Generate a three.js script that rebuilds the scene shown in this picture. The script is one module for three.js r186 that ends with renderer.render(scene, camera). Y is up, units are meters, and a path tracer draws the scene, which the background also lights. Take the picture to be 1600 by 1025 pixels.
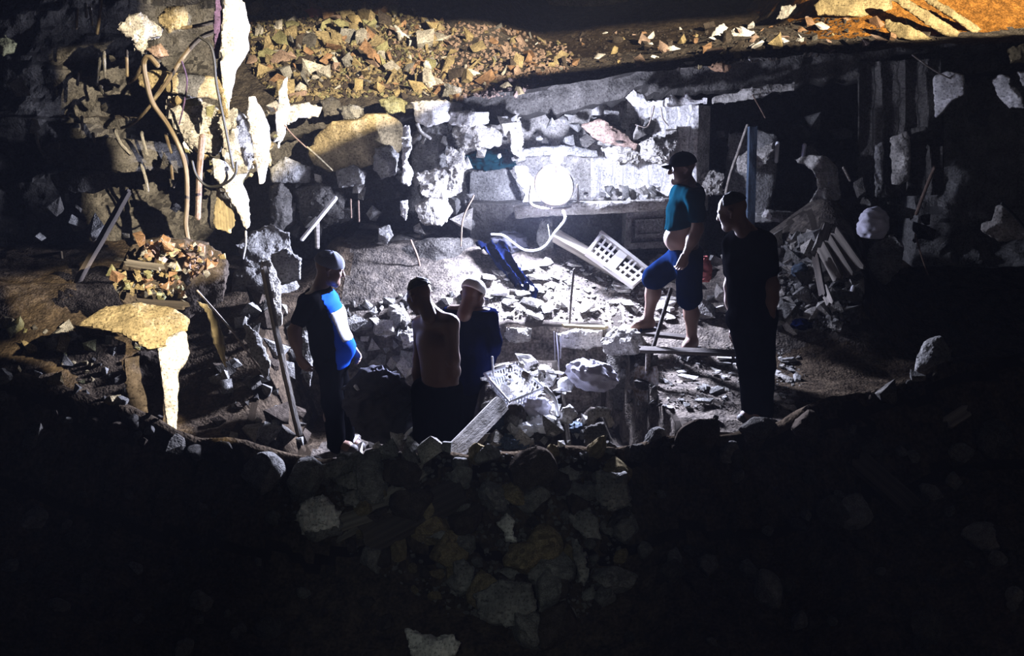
import * as THREE from 'three';
import { ConvexGeometry } from 'three/addons/geometries/ConvexGeometry.js';
import { mergeGeometries, mergeVertices, toCreasedNormals } from 'three/addons/utils/BufferGeometryUtils.js';
import { RectAreaLightUniformsLib } from 'three/addons/lights/RectAreaLightUniformsLib.js';
import { ImprovedNoise } from 'three/addons/math/ImprovedNoise.js';

// ---------------------------------------------------------------- camera, sky, lights, exposure
const V = (x, y, z) => new THREE.Vector3(x, y, z);
const scene = new THREE.Scene();
const W = 1600, H = 1025, FOCAL = 1500, EYE = V(0, 3.55, 0), PITCH = Math.atan(512.5 / FOCAL);   // the horizon lies on the picture's top edge
const camera = new THREE.PerspectiveCamera(2 * Math.atan(H / 2 / FOCAL) * 180 / Math.PI, W / H, 0.1, 200);
camera.position.copy(EYE);
camera.rotation.x = -PITCH;
const renderer = new THREE.WebGLRenderer({ antialias: true });
renderer.toneMapping = THREE.LinearToneMapping;
renderer.toneMappingExposure = 1;
renderer.shadowMap.enabled = true;
RectAreaLightUniformsLib.init();
scene.fog = new THREE.FogExp2(new THREE.Color(0.7, 0.75, 1.0), 0.0010);                                   // thin haze added for the glow round the floodlight
scene.background = new THREE.Color(0.0007, 0.0008, 0.001);                                        // night
const FLOOD = { at: [866, 290, 9.1], size: [0.34, 0.34], nits: 4400, bulb: 24, color: new THREE.Color(0.67, 0.72, 1.0), aim: [-0.42, -0.08, 0.9] };   // floodlight in the pit; its bulb is added for spill
const STREET = { at: V(7, 7, 3), candela: 4000, color: new THREE.Color(1.0, 0.85, 0.62) };       // street lamp over the photographer's right shoulder
const ADDED_TORCH = { at: V(-0.55, 4.25, 0.7), to: V(-0.28, 0.5, -4.7), candela: 9.5, angle: 0.21, color: new THREE.Color(0.86, 1.0, 0.92) };  // unseen torch, added for the dim foreground pool

// ---------------------------------------------------------------- tools
let seed = 7;
const rnd = () => { seed = (seed + 0x6D2B79F5) | 0; let t = Math.imul(seed ^ (seed >>> 15), 1 | seed); t = (t + Math.imul(t ^ (t >>> 7), 61 | t)) ^ t; return ((t ^ (t >>> 14)) >>> 0) / 4294967296; };
const rr = (a, b) => a + (b - a) * rnd();
const pick = (a) => a[Math.floor(rnd() * a.length)];
const perlin = new ImprovedNoise();
const noise = (x, y, z) => perlin.noise(x + 31.7, y + 11.3, z + 57.9);
const fbm = (x, y, z, o = 4) => { let s = 0, a = 0.5, f = 1; for (let i = 0; i < o; i++) { s += a * noise(x * f, y * f, z * f); a *= 0.5; f *= 2.03; } return s; };
const smooth = (a, b, x) => { const t = Math.min(1, Math.max(0, (x - a) / (b - a))); return t * t * (3 - 2 * t); };
const lerp = (a, b, t) => a + (b - a) * t;

// a picture position and a distance along the ground, as a point of the place
function ray(px, py) { return V((px - W / 2) / FOCAL, -(py - H / 2) / FOCAL, -1).applyAxisAngle(V(1, 0, 0), -PITCH); }
function at(px, py, d) { const r = ray(px, py); return r.multiplyScalar(d / -r.z).add(EYE); }
function hit(px, py, height, d0 = 2.2, d1 = 24) {                        // where a line of sight meets a height field
  const r = ray(px, py);
  for (let d = d0; d < d1; d += 0.02) {
    const k = d / -r.z, x = EYE.x + r.x * k, y = EYE.y + r.y * k;
    if (y < height(x, d)) return V(x, height(x, d), -d);
  }
  return null;
}

const taken = new Map();
function numbered(name) { const n = taken.get(name) ?? 0; taken.set(name, n + 1); return n ? name + '_' + String(n).padStart(3, '0') : name; }
function tag(o, label, category, group) { o.userData.label = label; o.userData.category = category; if (group) o.userData.group = group; return o; }
function mesh(name, g, m, parent) { const o = new THREE.Mesh(g, m); o.name = parent ? name : numbered(name); o.castShadow = o.receiveShadow = true; (parent ?? scene).add(o); return o; }
function thing(name, label, category, p, group) { const o = new THREE.Group(); o.name = numbered(name); if (p) o.position.copy(p); scene.add(o); return tag(o, label, category, group); }
function struct(name, g, m) { const o = mesh(name, g, m); o.userData.kind = 'structure'; return o; }
// a thing of one mesh, its geometry given in the place's own coordinates and set about its base
function solid(name, label, category, g, m, group) {
  g.computeBoundingBox(); const b = g.boundingBox, c = V((b.min.x + b.max.x) / 2, b.min.y, (b.min.z + b.max.z) / 2);
  g.translate(-c.x, -c.y, -c.z);
  const o = mesh(name, g, m); o.position.copy(c); return tag(o, label, category, group);
}

// ---- textures (grey, tinted by each material's colour)
function tex(size, f, srgb = true, repeat = 1) {
  const data = new Uint8Array(size * size * 4);
  for (let y = 0; y < size; y++) for (let x = 0; x < size; x++) {
    const v = f(x / size, y / size), i = (y * size + x) * 4, c = Array.isArray(v) ? v : [v, v, v];
    for (let k = 0; k < 3; k++) data[i + k] = Math.max(0, Math.min(255, Math.round(c[k] * 255)));
    data[i + 3] = 255;
  }
  const t = new THREE.DataTexture(data, size, size);
  if (srgb) t.colorSpace = THREE.SRGBColorSpace;
  t.wrapS = t.wrapT = THREE.RepeatWrapping; t.magFilter = THREE.LinearFilter; t.minFilter = THREE.LinearMipmapLinearFilter; t.generateMipmaps = true;
  t.repeat.set(repeat, repeat); t.needsUpdate = true; return t;
}
// tiling noise: gradients on a lattice that repeats
const lattice = (i, j, s) => { let h = (Math.imul(i, 374761393) + Math.imul(j, 668265263) + Math.imul(s, 2246822519)) | 0; h = Math.imul(h ^ (h >>> 13), 1274126177); return (((h ^ (h >>> 16)) >>> 0) / 4294967296) * 6.2832; };
function tileNoise(x, y, n, s) {
  const i = Math.floor(x), j = Math.floor(y), a = x - i, b = y - j, w = (k) => ((k % n) + n) % n, f = (t) => t * t * t * (t * (t * 6 - 15) + 10);
  const g = (p, q) => { const t = lattice(w(i + p), w(j + q), s); return Math.cos(t) * (a - p) + Math.sin(t) * (b - q); };
  return lerp(lerp(g(0, 0), g(1, 0), f(a)), lerp(g(0, 1), g(1, 1), f(a)), f(b)) * 1.4;
}
const tn = (u, v, f, s = 0, o = 4) => { let r = 0, a = 0.5, n = Math.max(2, Math.round(f / 2)); for (let k = 0; k < o; k++) { r += a * tileNoise(u * n, v * n, n, s * 17 + k); a *= 0.5; n *= 2; } return r; };
const concreteTex = tex(512, (u, v) => { const n = tn(u, v, 14, 3, 5), m = tn(u, v, 60, 9, 3), k = tn(u, v, 120, 21, 2); return 0.80 + 0.28 * n + 0.22 * m + (k > 0.22 ? -0.22 : 0) + (k < -0.26 ? 0.1 : 0); });
const concreteBump = tex(512, (u, v) => 0.5 + 0.5 * tn(u, v, 34, 3, 5) + 0.35 * tn(u, v, 110, 5, 3), false);
const soilTex = tex(512, (u, v) => { const n = tn(u, v, 20, 13, 5), k = tn(u, v, 90, 2, 3); return [0.76 + 0.4 * n + 0.4 * k, 0.74 + 0.38 * n + 0.38 * k, 0.72 + 0.34 * n + 0.36 * k]; });
const woodTex = tex(512, (u, v) => { const g = tileNoise(u * 12, v * 2, 2, 5) + 0.5 * tileNoise(u * 40, v * 4, 4, 8), f = tileNoise(u * 120, v * 6, 6, 2); return 0.78 + 0.22 * g + 0.16 * f; });
const clothTex = tex(256, (u, v) => 0.86 + 0.1 * Math.sin(u * 6.283 * 64) * Math.sin(v * 6.283 * 64) + 0.2 * tn(u, v, 10, 30, 3));
const rustTex = tex(256, (u, v) => { const n = tn(u, v, 18, 40, 5); return [0.8 + 0.5 * n, 0.74 + 0.6 * n, 0.68 + 0.7 * n]; });
const M = {};
function mat(name, color, map, o = {}) {
  const m = o.matte ? new THREE.MeshLambertMaterial({ name, color, map, side: THREE.DoubleSide }) : new THREE.MeshStandardMaterial({ name, color, map, roughness: o.rough ?? 0.95, metalness: o.metal ?? 0, side: THREE.DoubleSide });
  if (o.bump) { m.bumpMap = concreteBump; m.bumpScale = o.bump; }
  return (M[name] = m);
}
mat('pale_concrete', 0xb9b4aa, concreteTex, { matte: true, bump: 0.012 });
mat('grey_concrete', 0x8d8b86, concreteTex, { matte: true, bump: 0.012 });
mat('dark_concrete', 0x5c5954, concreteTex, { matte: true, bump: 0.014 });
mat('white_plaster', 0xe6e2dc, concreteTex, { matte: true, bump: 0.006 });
mat('tan_stone', 0x9c8d6c, concreteTex, { matte: true, bump: 0.012 });
mat('orange_brick', 0x9c7c60, concreteTex, { matte: true, bump: 0.006 });
mat('pink_brick', 0x9c8678, concreteTex, { matte: true, bump: 0.006 });
mat('ochre_brick', 0xa3926c, concreteTex, { matte: true, bump: 0.006 });
mat('olive_stone', 0x8f8c68, concreteTex, { matte: true, bump: 0.008 });
mat('brown_brick', 0x504840, concreteTex, { matte: true, bump: 0.008 });
mat('dust', 0x7c7771, soilTex, { matte: true, bump: 0.015 });
mat('pit_soil', 0x5d5954, soilTex, { matte: true, bump: 0.015 });
mat('dark_soil', 0x4c443a, soilTex, { matte: true, bump: 0.015 });
mat('orange_soil', 0x9a6c34, soilTex, { matte: true, bump: 0.015 });
mat('grey_wood', 0x8d857a, woodTex, { bump: 0.004 });
mat('dark_wood', 0x4d443b, woodTex, { bump: 0.004 });
mat('yellow_wood', 0xa3946f, woodTex, { bump: 0.004 });
mat('rust', 0x6a5a4e, rustTex, { rough: 0.8 });
mat('grey_metal', 0x9a9a9a, rustTex, { rough: 0.5, metal: 0.4 });
mat('black_cable', 0x15140f, null, { rough: 0.6 });
mat('bark_cable', 0x77705c, rustTex, { rough: 0.9 });
mat('white_plastic', 0xdfe0e6, null, { rough: 0.45 });
mat('grey_plastic', 0xc4c0ba, null, { rough: 0.55 });
mat('white_pipe', 0xd4d4d6, null, { rough: 0.4 });
mat('blue_cloth', 0x0a112a, clothTex, { matte: true });
mat('teal_cloth', 0x0a2e36, clothTex, { matte: true });
mat('white_cloth', 0xd8d6e2, clothTex, { matte: true });
mat('grey_cloth', 0x55555d, clothTex, { matte: true });
mat('purple_paint', 0x6a5378, concreteTex, { bump: 0.006 });
mat('pink_cloth', 0xb56a66, clothTex, { matte: true });
mat('blue_paint', 0x465668, concreteTex, { bump: 0.004 });

// ---- uv in metres, from the side each face looks to (makes the geometry flat-faced unless it keeps its normals)
function boxUV(g, k = 1) {
  const p = g.attributes.position, n = g.attributes.normal, uv = new Float32Array(p.count * 2);
  for (let i = 0; i < p.count; i++) {
    const ax = Math.abs(n.getX(i)), ay = Math.abs(n.getY(i)), az = Math.abs(n.getZ(i));
    const [a, b] = ay > ax && ay > az ? [p.getX(i), p.getZ(i)] : ax > az ? [p.getZ(i), p.getY(i)] : [p.getX(i), p.getY(i)];
    uv[i * 2] = a * k; uv[i * 2 + 1] = b * k;
  }
  g.setAttribute('uv', new THREE.BufferAttribute(uv, 2)); return g;
}
function flat(g, k = 1) { if (g.index) g = g.toNonIndexed(); g.computeVertexNormals(); return boxUV(g, k); }
function creased(g, angle = 0.6, k = 1) { g = toCreasedNormals(g, angle); return boxUV(g, k); }
function merge(list) { return mergeGeometries(list.map((g) => { const c = g.index ? g.toNonIndexed() : g; for (const n of Object.keys(c.attributes)) if (!['position', 'normal', 'uv'].includes(n)) c.deleteAttribute(n); if (!c.attributes.normal) c.computeVertexNormals(); if (!c.attributes.uv) boxUV(c); return c; })); }

// ---- broken pieces: hulls of points scattered near the corners of a block
function fragment(kind) {
  const pts = [], [sx, sy, sz] = kind === 'shard' ? [1, 0.22, rr(0.55, 0.9)] : kind === 'splinter' ? [1, 0.18, 0.25] : [1, rr(0.55, 0.9), rr(0.6, 0.95)];
  for (let i = 0; i < 13; i++) {
    const c = i < 8 ? [i & 1 ? 1 : -1, i & 2 ? 1 : -1, i & 4 ? 1 : -1] : [rr(-1, 1), rr(-1, 1), rr(-1, 1)], r = i < 8 ? rr(0.1, 1) : 1;
    pts.push(V(c[0] * sx * 0.5 * r * rr(0.75, 1), c[1] * sy * 0.5 * r * rr(0.75, 1), c[2] * sz * 0.5 * r * rr(0.75, 1)));
  }
  return flat(new ConvexGeometry(pts), 0.3);
}
const CHUNKS = [], SHARDS = [], SPLINTERS = [];
for (let i = 0; i < 16; i++) CHUNKS.push(fragment('chunk'));
for (let i = 0; i < 12; i++) SHARDS.push(fragment('shard'));
for (let i = 0; i < 8; i++) SPLINTERS.push(fragment('splinter'));
function tumbled(list, p, size, m, name, tilt = 6.28) {
  const o = new THREE.Mesh(pick(list), m); o.castShadow = o.receiveShadow = true; o.name = numbered(name);
  o.position.copy(p); o.rotation.set(rr(-tilt, tilt), rr(0, 6.28), rr(-tilt, tilt)); o.scale.setScalar(size); scene.add(o); return o;
}
const ROCKS = [];
// a boulder: a ball cut by planes and weathered
function boulder(c, sx, sy, sz, s, rough = 0.06, cuts = 14, detail = 4) {
  const keep = seed; seed = s * 977 + 5;
  const planes = []; for (let i = 0; i < cuts; i++) planes.push([V(rr(-1, 1), rr(-1, 1), rr(-1, 1)).normalize(), rr(0.62, 0.95)]);
  let g = mergeVertices(new THREE.IcosahedronGeometry(1, detail * 3).deleteAttribute('normal').deleteAttribute('uv'));
  const p = g.attributes.position, v = V();
  for (let i = 0; i < p.count; i++) {
    v.fromBufferAttribute(p, i).normalize(); let r = 1.05;
    for (const [n, d] of planes) { const k = v.dot(n); if (k > 0.01) r = Math.min(r, d / k); }
    r += rough * (fbm(v.x * 3 + s, v.y * 3, v.z * 3, 4) * 1.6);
    p.setXYZ(i, v.x * r * sx, v.y * r * sy, v.z * r * sz);
  }
  g = creased(g, 0.5); g.rotateY(rr(-0.5, 0.5)); g.translate(c.x, c.y, c.z); seed = keep; return g;
}
for (let i = 0; i < 10; i++) ROCKS.push(boulder(V(0, 0, 0), 0.5, rr(0.26, 0.4), rr(0.34, 0.48), i + 3, 0.05, 12, 2));
// ---- a surface drawn round a field (negative inside) on a grid of cells: surface nets
function skin(lo, hi, cell, f, keep = false) {
  const n = [0, 1, 2].map((k) => Math.ceil((hi.getComponent(k) - lo.getComponent(k)) / cell) + 2), [nx, ny, nz] = n, val = new Float32Array(nx * ny * nz), at3 = (i, j, k) => i + nx * (j + ny * k);
  for (let k = 0; k < nz; k++) for (let j = 0; j < ny; j++) for (let i = 0; i < nx; i++) val[at3(i, j, k)] = i && j && k && i < nx - 1 && j < ny - 1 && k < nz - 1 ? f(lo.x + (i - 0.5) * cell, lo.y + (j - 0.5) * cell, lo.z + (k - 0.5) * cell) : cell;
  const id = new Int32Array(nx * ny * nz).fill(-1), pos = [], idx = [];
  for (let k = 0; k < nz - 1; k++) for (let j = 0; j < ny - 1; j++) for (let i = 0; i < nx - 1; i++) {
    let sx = 0, sy = 0, sz = 0, c = 0;
    for (let e = 0; e < 12; e++) {
      const ax = e >> 2, u = e & 1, w = (e >> 1) & 1, o = ax === 0 ? [0, u, w] : ax === 1 ? [u, 0, w] : [u, w, 0], q = o.slice(); q[ax] = 1;
      const a = val[at3(i + o[0], j + o[1], k + o[2])], b = val[at3(i + q[0], j + q[1], k + q[2])];
      if ((a < 0) === (b < 0)) continue;
      const t = a / (a - b); sx += o[0] + (ax === 0 ? t : 0); sy += o[1] + (ax === 1 ? t : 0); sz += o[2] + (ax === 2 ? t : 0); c++;
    }
    if (c) { id[at3(i, j, k)] = pos.length / 3; pos.push(lo.x + (i - 0.5 + sx / c) * cell, lo.y + (j - 0.5 + sy / c) * cell, lo.z + (k - 0.5 + sz / c) * cell); }
  }
  const quad = (a, b, c, d, turn) => (turn ? idx.push(a, b, c, a, c, d) : idx.push(a, c, b, a, d, c));
  for (let k = 1; k < nz - 1; k++) for (let j = 1; j < ny - 1; j++) for (let i = 1; i < nx - 1; i++) {
    const a = val[at3(i, j, k)] < 0;
    if (a !== val[at3(i + 1, j, k)] < 0) quad(id[at3(i, j - 1, k - 1)], id[at3(i, j, k - 1)], id[at3(i, j, k)], id[at3(i, j - 1, k)], a);
    if (a !== val[at3(i, j + 1, k)] < 0) quad(id[at3(i - 1, j, k - 1)], id[at3(i - 1, j, k)], id[at3(i, j, k)], id[at3(i, j, k - 1)], a);
    if (a !== val[at3(i, j, k + 1)] < 0) quad(id[at3(i - 1, j - 1, k)], id[at3(i, j - 1, k)], id[at3(i, j, k)], id[at3(i - 1, j, k)], a);
  }
  const g = new THREE.BufferGeometry(); g.setAttribute('position', new THREE.Float32BufferAttribute(pos, 3)); g.setIndex(idx); g.computeVertexNormals();
  return keep ? g : boxUV(g);
}
const smin = (a, b, k) => { const h = Math.max(k - Math.abs(a - b), 0) / k; return Math.min(a, b) - h * h * k * 0.25; };
const smax = (a, b, k) => -smin(-a, -b, k);
function outlineDistance(p, x, y) {
  let d = Infinity, s = 1;
  for (let i = 0, j = p.length - 1; i < p.length; j = i++) {
    const ex = p[j][0] - p[i][0], ey = p[j][1] - p[i][1], wx = x - p[i][0], wy = y - p[i][1], t = Math.min(1, Math.max(0, (wx * ex + wy * ey) / (ex * ex + ey * ey)));
    d = Math.min(d, (wx - ex * t) ** 2 + (wy - ey * t) ** 2);
    const a = y >= p[i][1], b = y < p[j][1], c = ex * wy > ey * wx; if ((a && b && c) || (!a && !b && !c)) s = -s;
  }
  return s * Math.sqrt(d);
}
// a broken lump: its outline is given by picture points at a distance d, and it has a rough, faceted face and real depth
function lump(pts, d, o = {}) {
  if (d < 0) d = -hit(pts.reduce((a, p) => a + p[0], 0) / pts.length, Math.max(...pts.map((p) => p[1])) - 3, heap, 9.6).z;
  if (!d) { const low = pts.reduce((a, p) => (p[1] > a[1] ? p : a)); d = -hit(pts.reduce((a, p) => a + p[0], 0) / pts.length, low[1] - 6, ground, 1.5).z; }
  const { depth = 0.25, bulge = 0.08, rough = 0.02, lean = 0, turn = 0, s = 1, tile = 0 } = o;
  const keep = seed; seed = s * 131 + pts.length * 17 + Math.round(pts[0][0]);
  const cx = pts.reduce((a, p) => a + p[0], 0) / pts.length, cy = pts.reduce((a, p) => a + p[1], 0) / pts.length, C = at(cx, cy, d);
  const Z = EYE.clone().sub(C).normalize(), X = V(0, 1, 0).cross(Z).normalize(), Y = V().crossVectors(Z, X), B = new THREE.Matrix4().makeBasis(X, Y, Z);
  const k = C.distanceTo(EYE) / FOCAL, poly = pts.map(([px, py]) => { const r = ray(px, py), q = r.multiplyScalar(C.distanceTo(EYE) / -r.dot(Z)).add(EYE).sub(C); return [q.dot(X), q.dot(Y)]; });
  const xs = poly.map((p) => p[0]), ys = poly.map((p) => p[1]), R = 0.04, w = Math.max(Math.max(...xs) - Math.min(...xs), Math.max(...ys) - Math.min(...ys));
  const cell = Math.min(0.03, Math.max(0.0085, w / 32)), pl = []; for (let i = 0; i < 7; i++) pl.push([rr(-0.55, 0.55), rr(-0.55, 0.55), rr(0.6, 1.5)]);
  const sx = rr(0, 50), fs = 6 / Math.max(0.2, Math.min(w, 0.9)), edgeR = 0.006 + bulge * 0.12;
  const f = (x, y, z) => {
    const e = outlineDistance(poly, x, y) + 0.014 * noise(x * 24 + sx, y * 24, z * 9) + 0.008 * noise(x * 60, y * 60 + sx, z * 20);
    if (e > 0.08) return e;
    let front = bulge * 1.25; for (const [a, b, c] of pl) front = Math.min(front, bulge * c + a * x + b * y);
    front = Math.max(front, -depth * 0.45);
    const n = fbm(x * fs + sx, y * fs, z * fs, 3), h = 0.5 - Math.abs(noise(x * fs * 2.6, y * fs * 2.6 + sx, z * fs * 2.6));
    return smax(smax(e + 0.25 * Math.max(0, -z - depth * 0.4), z - turn * x - lean * y - front, edgeR), -z + turn * x + lean * y - depth, 0.02) + rough * (0.9 * n + 0.5 * h - 0.2);
  };
  const mz = (Math.abs(turn) + Math.abs(lean)) * w * 0.6;
  const g = skin(V(Math.min(...xs) - R, Math.min(...ys) - R, -depth - R - mz), V(Math.max(...xs) + R, Math.max(...ys) + R, bulge * 1.5 + R + mz), cell, f);
  const h = creased(g, 0.45); h.applyMatrix4(B); h.translate(C.x, C.y, C.z); seed = keep; return h;
}
// a thick sheet between four corners, its front displaced
function patch(c00, c10, c11, c01, nu, nv, disp, thick) {
  const pos = [], idx = [], n = V().crossVectors(c10.clone().sub(c00), c01.clone().sub(c00)).normalize();
  if (n.dot(EYE.clone().sub(c00)) < 0) n.negate();
  const P = (u, v) => c00.clone().lerp(c10, u).lerp(c01.clone().lerp(c11, u), v);
  for (let side = 0; side < 2; side++) for (let j = 0; j <= nv; j++) for (let i = 0; i <= nu; i++) {
    const q = P(i / nu, j / nv); q.addScaledVector(n, side ? -thick : disp(i / nu, j / nv, q)); pos.push(q.x, q.y, q.z);
  }
  const w = nu + 1, S = w * (nv + 1), quad = (a, b, c, d) => idx.push(a, b, c, a, c, d);
  for (let j = 0; j < nv; j++) for (let i = 0; i < nu; i++) { const a = j * w + i; quad(a, a + 1, a + w + 1, a + w); quad(S + a, S + a + w, S + a + w + 1, S + a + 1); }
  for (let i = 0; i < nu; i++) { quad(i, S + i, S + i + 1, i + 1); const t = nv * w + i; quad(t, t + 1, S + t + 1, S + t); }
  for (let j = 0; j < nv; j++) { const a = j * w; quad(a, a + w, S + a + w, S + a); const t = a + nu; quad(t, S + t, S + t + w, t + w); }
  const g = new THREE.BufferGeometry(); g.setAttribute('position', new THREE.Float32BufferAttribute(pos, 3)); g.setIndex(idx);
  return creased(g, 0.6);
}
// rods, cables, pipes
function rod(points, r, r2 = r, sides = 7) {
  const c = points.length > 2 ? new THREE.CatmullRomCurve3(points, false, 'centripetal') : new THREE.LineCurve3(points[0], points[1]), n = points.length > 2 ? points.length * 6 : 5;
  const g = new THREE.TubeGeometry(c, n, r, sides, false), p = g.attributes.position, q = V();
  for (let i = 0; i <= n; i++) { c.getPointAt(i / n, q); const k = lerp(1, r2 / r, i / n) * (1 + 0.12 * noise(i * 0.7, r * 900, q.x * 3)); for (let j = 0; j <= sides; j++) { const a = i * (sides + 1) + j; p.setXYZ(a, q.x + (p.getX(a) - q.x) * k, q.y + (p.getY(a) - q.y) * k, q.z + (p.getZ(a) - q.z) * k); } }
  const caps = [points[0], points[points.length - 1]].map((e, i) => new THREE.SphereGeometry(i ? r2 : r, sides, 4).translate(e.x, e.y, e.z));
  g.computeVertexNormals(); return merge([g, ...caps]);
}
const pix = (list, d) => list.map((p) => at(p[0], p[1], p[2] ?? d));
// a sawn board with split ends
function board(a, b, w, t, roll = 0, jag = 0.04) {
  const L = a.distanceTo(b), g = new THREE.BoxGeometry(L, t, w, 14, 1, 4), p = g.attributes.position;
  for (let i = 0; i < p.count; i++) {
    const x = p.getX(i), z = p.getZ(i), e = Math.abs(x) / (L / 2);
    p.setX(i, x + (e > 0.98 ? Math.sign(x) * jag * fbm(z * 40 / w * 0.1, x, 3.1 + L) * 2.2 : 0)); p.setY(i, p.getY(i) + 0.006 * noise(x * 5, z * 9, L)); p.setZ(i, z * (1 + 0.06 * noise(x * 3, L, 1)));
  }
  const f = flat(g), X = b.clone().sub(a).normalize(), up = V(0, 1, 0).applyAxisAngle(X, roll), Z = V().crossVectors(X, up).normalize(), Y = V().crossVectors(Z, X);
  const c = a.clone().add(b).multiplyScalar(0.5);
  const uv = f.attributes.uv; for (let i = 0; i < uv.count; i++) { const u = uv.getX(i); uv.setXY(i, uv.getY(i) * 3, u * 0.6); }   // grain runs along
  return f.applyMatrix4(new THREE.Matrix4().makeBasis(X, Y, Z).setPosition(c));
}

// ---------------------------------------------------------------- lamps
{
  // floodlight standing on the broken ledge: housing, lens, yoke, foot, and an added bulb for spill light
  const p = at(...FLOOD.at), dir = V(...FLOOD.aim).normalize(), t = thing('floodlight', 'glaring white floodlight standing on the broken ledge in the niche', 'lamp', p);
  const [w, h] = FLOOD.size, inner = new THREE.Group();
  const body = mesh('housing', new THREE.LatheGeometry([[0, -0.17], [0.07, -0.165], [0.1, -0.12], [w * 0.58, -0.02], [w * 0.6, 0.012], [w * 0.57, 0.014], [w * 0.55, -0.015], [0, -0.02]].map((a) => new THREE.Vector2(...a)), 40).rotateX(Math.PI / 2), M.grey_metal, t);
  const glow = new THREE.MeshStandardMaterial({ name: 'floodlight_glow', color: 0xffffff, emissive: FLOOD.color, emissiveIntensity: 9, roughness: 0.3 });
  const lens = mesh('lens', new THREE.CylinderGeometry(w * 0.56, w * 0.56, 0.01, 40).rotateX(Math.PI / 2), glow, t);
  const q = new THREE.Quaternion().setFromUnitVectors(V(0, 0, 1), dir);
  body.quaternion.copy(q); lens.quaternion.copy(q);
  mesh('yoke', rod([V(-w / 2 - 0.05, 0, -0.02), V(-w / 2 - 0.05, -0.18, -0.02), V(0, -0.23, -0.02), V(w / 2 + 0.05, -0.18, -0.02), V(w / 2 + 0.05, 0, -0.02)], 0.012), M.grey_metal, t);
  const L = new THREE.RectAreaLight(FLOOD.color, FLOOD.nits, w, h); L.name = 'floodlight_light';
  L.position.copy(p).addScaledVector(dir, 0.03); L.lookAt(p.clone().addScaledVector(dir, 2)); scene.add(L);
  const bp = V(0.02, 0.27, 0.05);
  mesh('bulb', new THREE.SphereGeometry(0.06, 20, 14).translate(bp.x, bp.y, bp.z), glow, t);  // bulb added so spill light reaches the niche walls
  mesh('added_bulb_socket', new THREE.CylinderGeometry(0.028, 0.035, 0.1, 12).translate(bp.x, bp.y - 0.09, bp.z), M.grey_metal, t);
  const B = new THREE.PointLight(FLOOD.color, FLOOD.bulb); B.position.copy(p).add(bp); B.castShadow = true; B.shadow.radius = 2.5; B.name = 'added_bulb_light'; scene.add(B);
}
{
  // street lamp on its pole, out of the frame over the photographer's right shoulder
  const p = STREET.at, t = thing('street_lamp', 'street lamp with a curved arm on the road above the pit', 'lamp', V(p.x + 1.2, 1.2, p.z + 1));
  const off = V(-1.2, p.y - 1.2, -1);
  mesh('pole', rod([V(0, 0, 0), V(0, off.y - 0.6, 0)], 0.09, 0.06, 10), M.grey_metal, t);
  mesh('arm', rod([V(0, off.y - 0.6, 0), V(-0.1, off.y + 0.1, -0.1), V(-0.6, off.y + 0.3, -0.5), off.clone().add(V(0.15, 0.16, 0.12))], 0.04), M.grey_metal, t);
  mesh('lamp_housing', new THREE.SphereGeometry(0.2, 18, 10, 0, 6.3, 0, 1.57).scale(1.2, 0.6, 1.2).translate(off.x, off.y + 0.1, off.z), M.grey_metal, t);
  mesh('bulb', new THREE.SphereGeometry(0.08, 16, 12).translate(off.x, off.y, off.z), new THREE.MeshStandardMaterial({ name: 'street_glow', emissive: STREET.color, emissiveIntensity: 12 }), t);
  const S = new THREE.PointLight(STREET.color, STREET.candela); S.position.copy(p); S.castShadow = true; S.shadow.radius = 2.5; S.name = 'street_light'; scene.add(S);
}
{
  const d = ADDED_TORCH.to.clone().sub(ADDED_TORCH.at).normalize(), t = thing('added_torch', 'small torch on a post, added out of view to light the foreground', 'torch', ADDED_TORCH.at.clone());
  const q = new THREE.Quaternion().setFromUnitVectors(V(0, 1, 0), d);
  const b = mesh('added_torch_body', new THREE.LatheGeometry([[0, -0.2], [0.016, -0.2], [0.016, -0.06], [0.028, -0.02], [0.028, -0.006]].map((a) => new THREE.Vector2(...a)), 20), M.grey_metal, t); b.quaternion.copy(q);
  const l = mesh('added_torch_lens', new THREE.CylinderGeometry(0.026, 0.026, 0.004, 20).translate(0, -0.008, 0), new THREE.MeshStandardMaterial({ name: 'added_torch_glow', emissive: ADDED_TORCH.color, emissiveIntensity: 4 }), t); l.quaternion.copy(q);
  mesh('post', rod([V(0.06, -3.1, 0), V(0.05, 0.15, 0.05)], 0.03), M.dark_wood, t);
  const S = new THREE.SpotLight(ADDED_TORCH.color, ADDED_TORCH.candela, 0, ADDED_TORCH.angle, 0.7); S.position.copy(ADDED_TORCH.at).addScaledVector(d, 0.01); S.target.position.copy(ADDED_TORCH.to); S.castShadow = true; S.shadow.radius = 1.3; S.name = 'added_torch_light';  // added pool of light on the foreground rocks
  scene.add(S, S.target);
}
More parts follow.
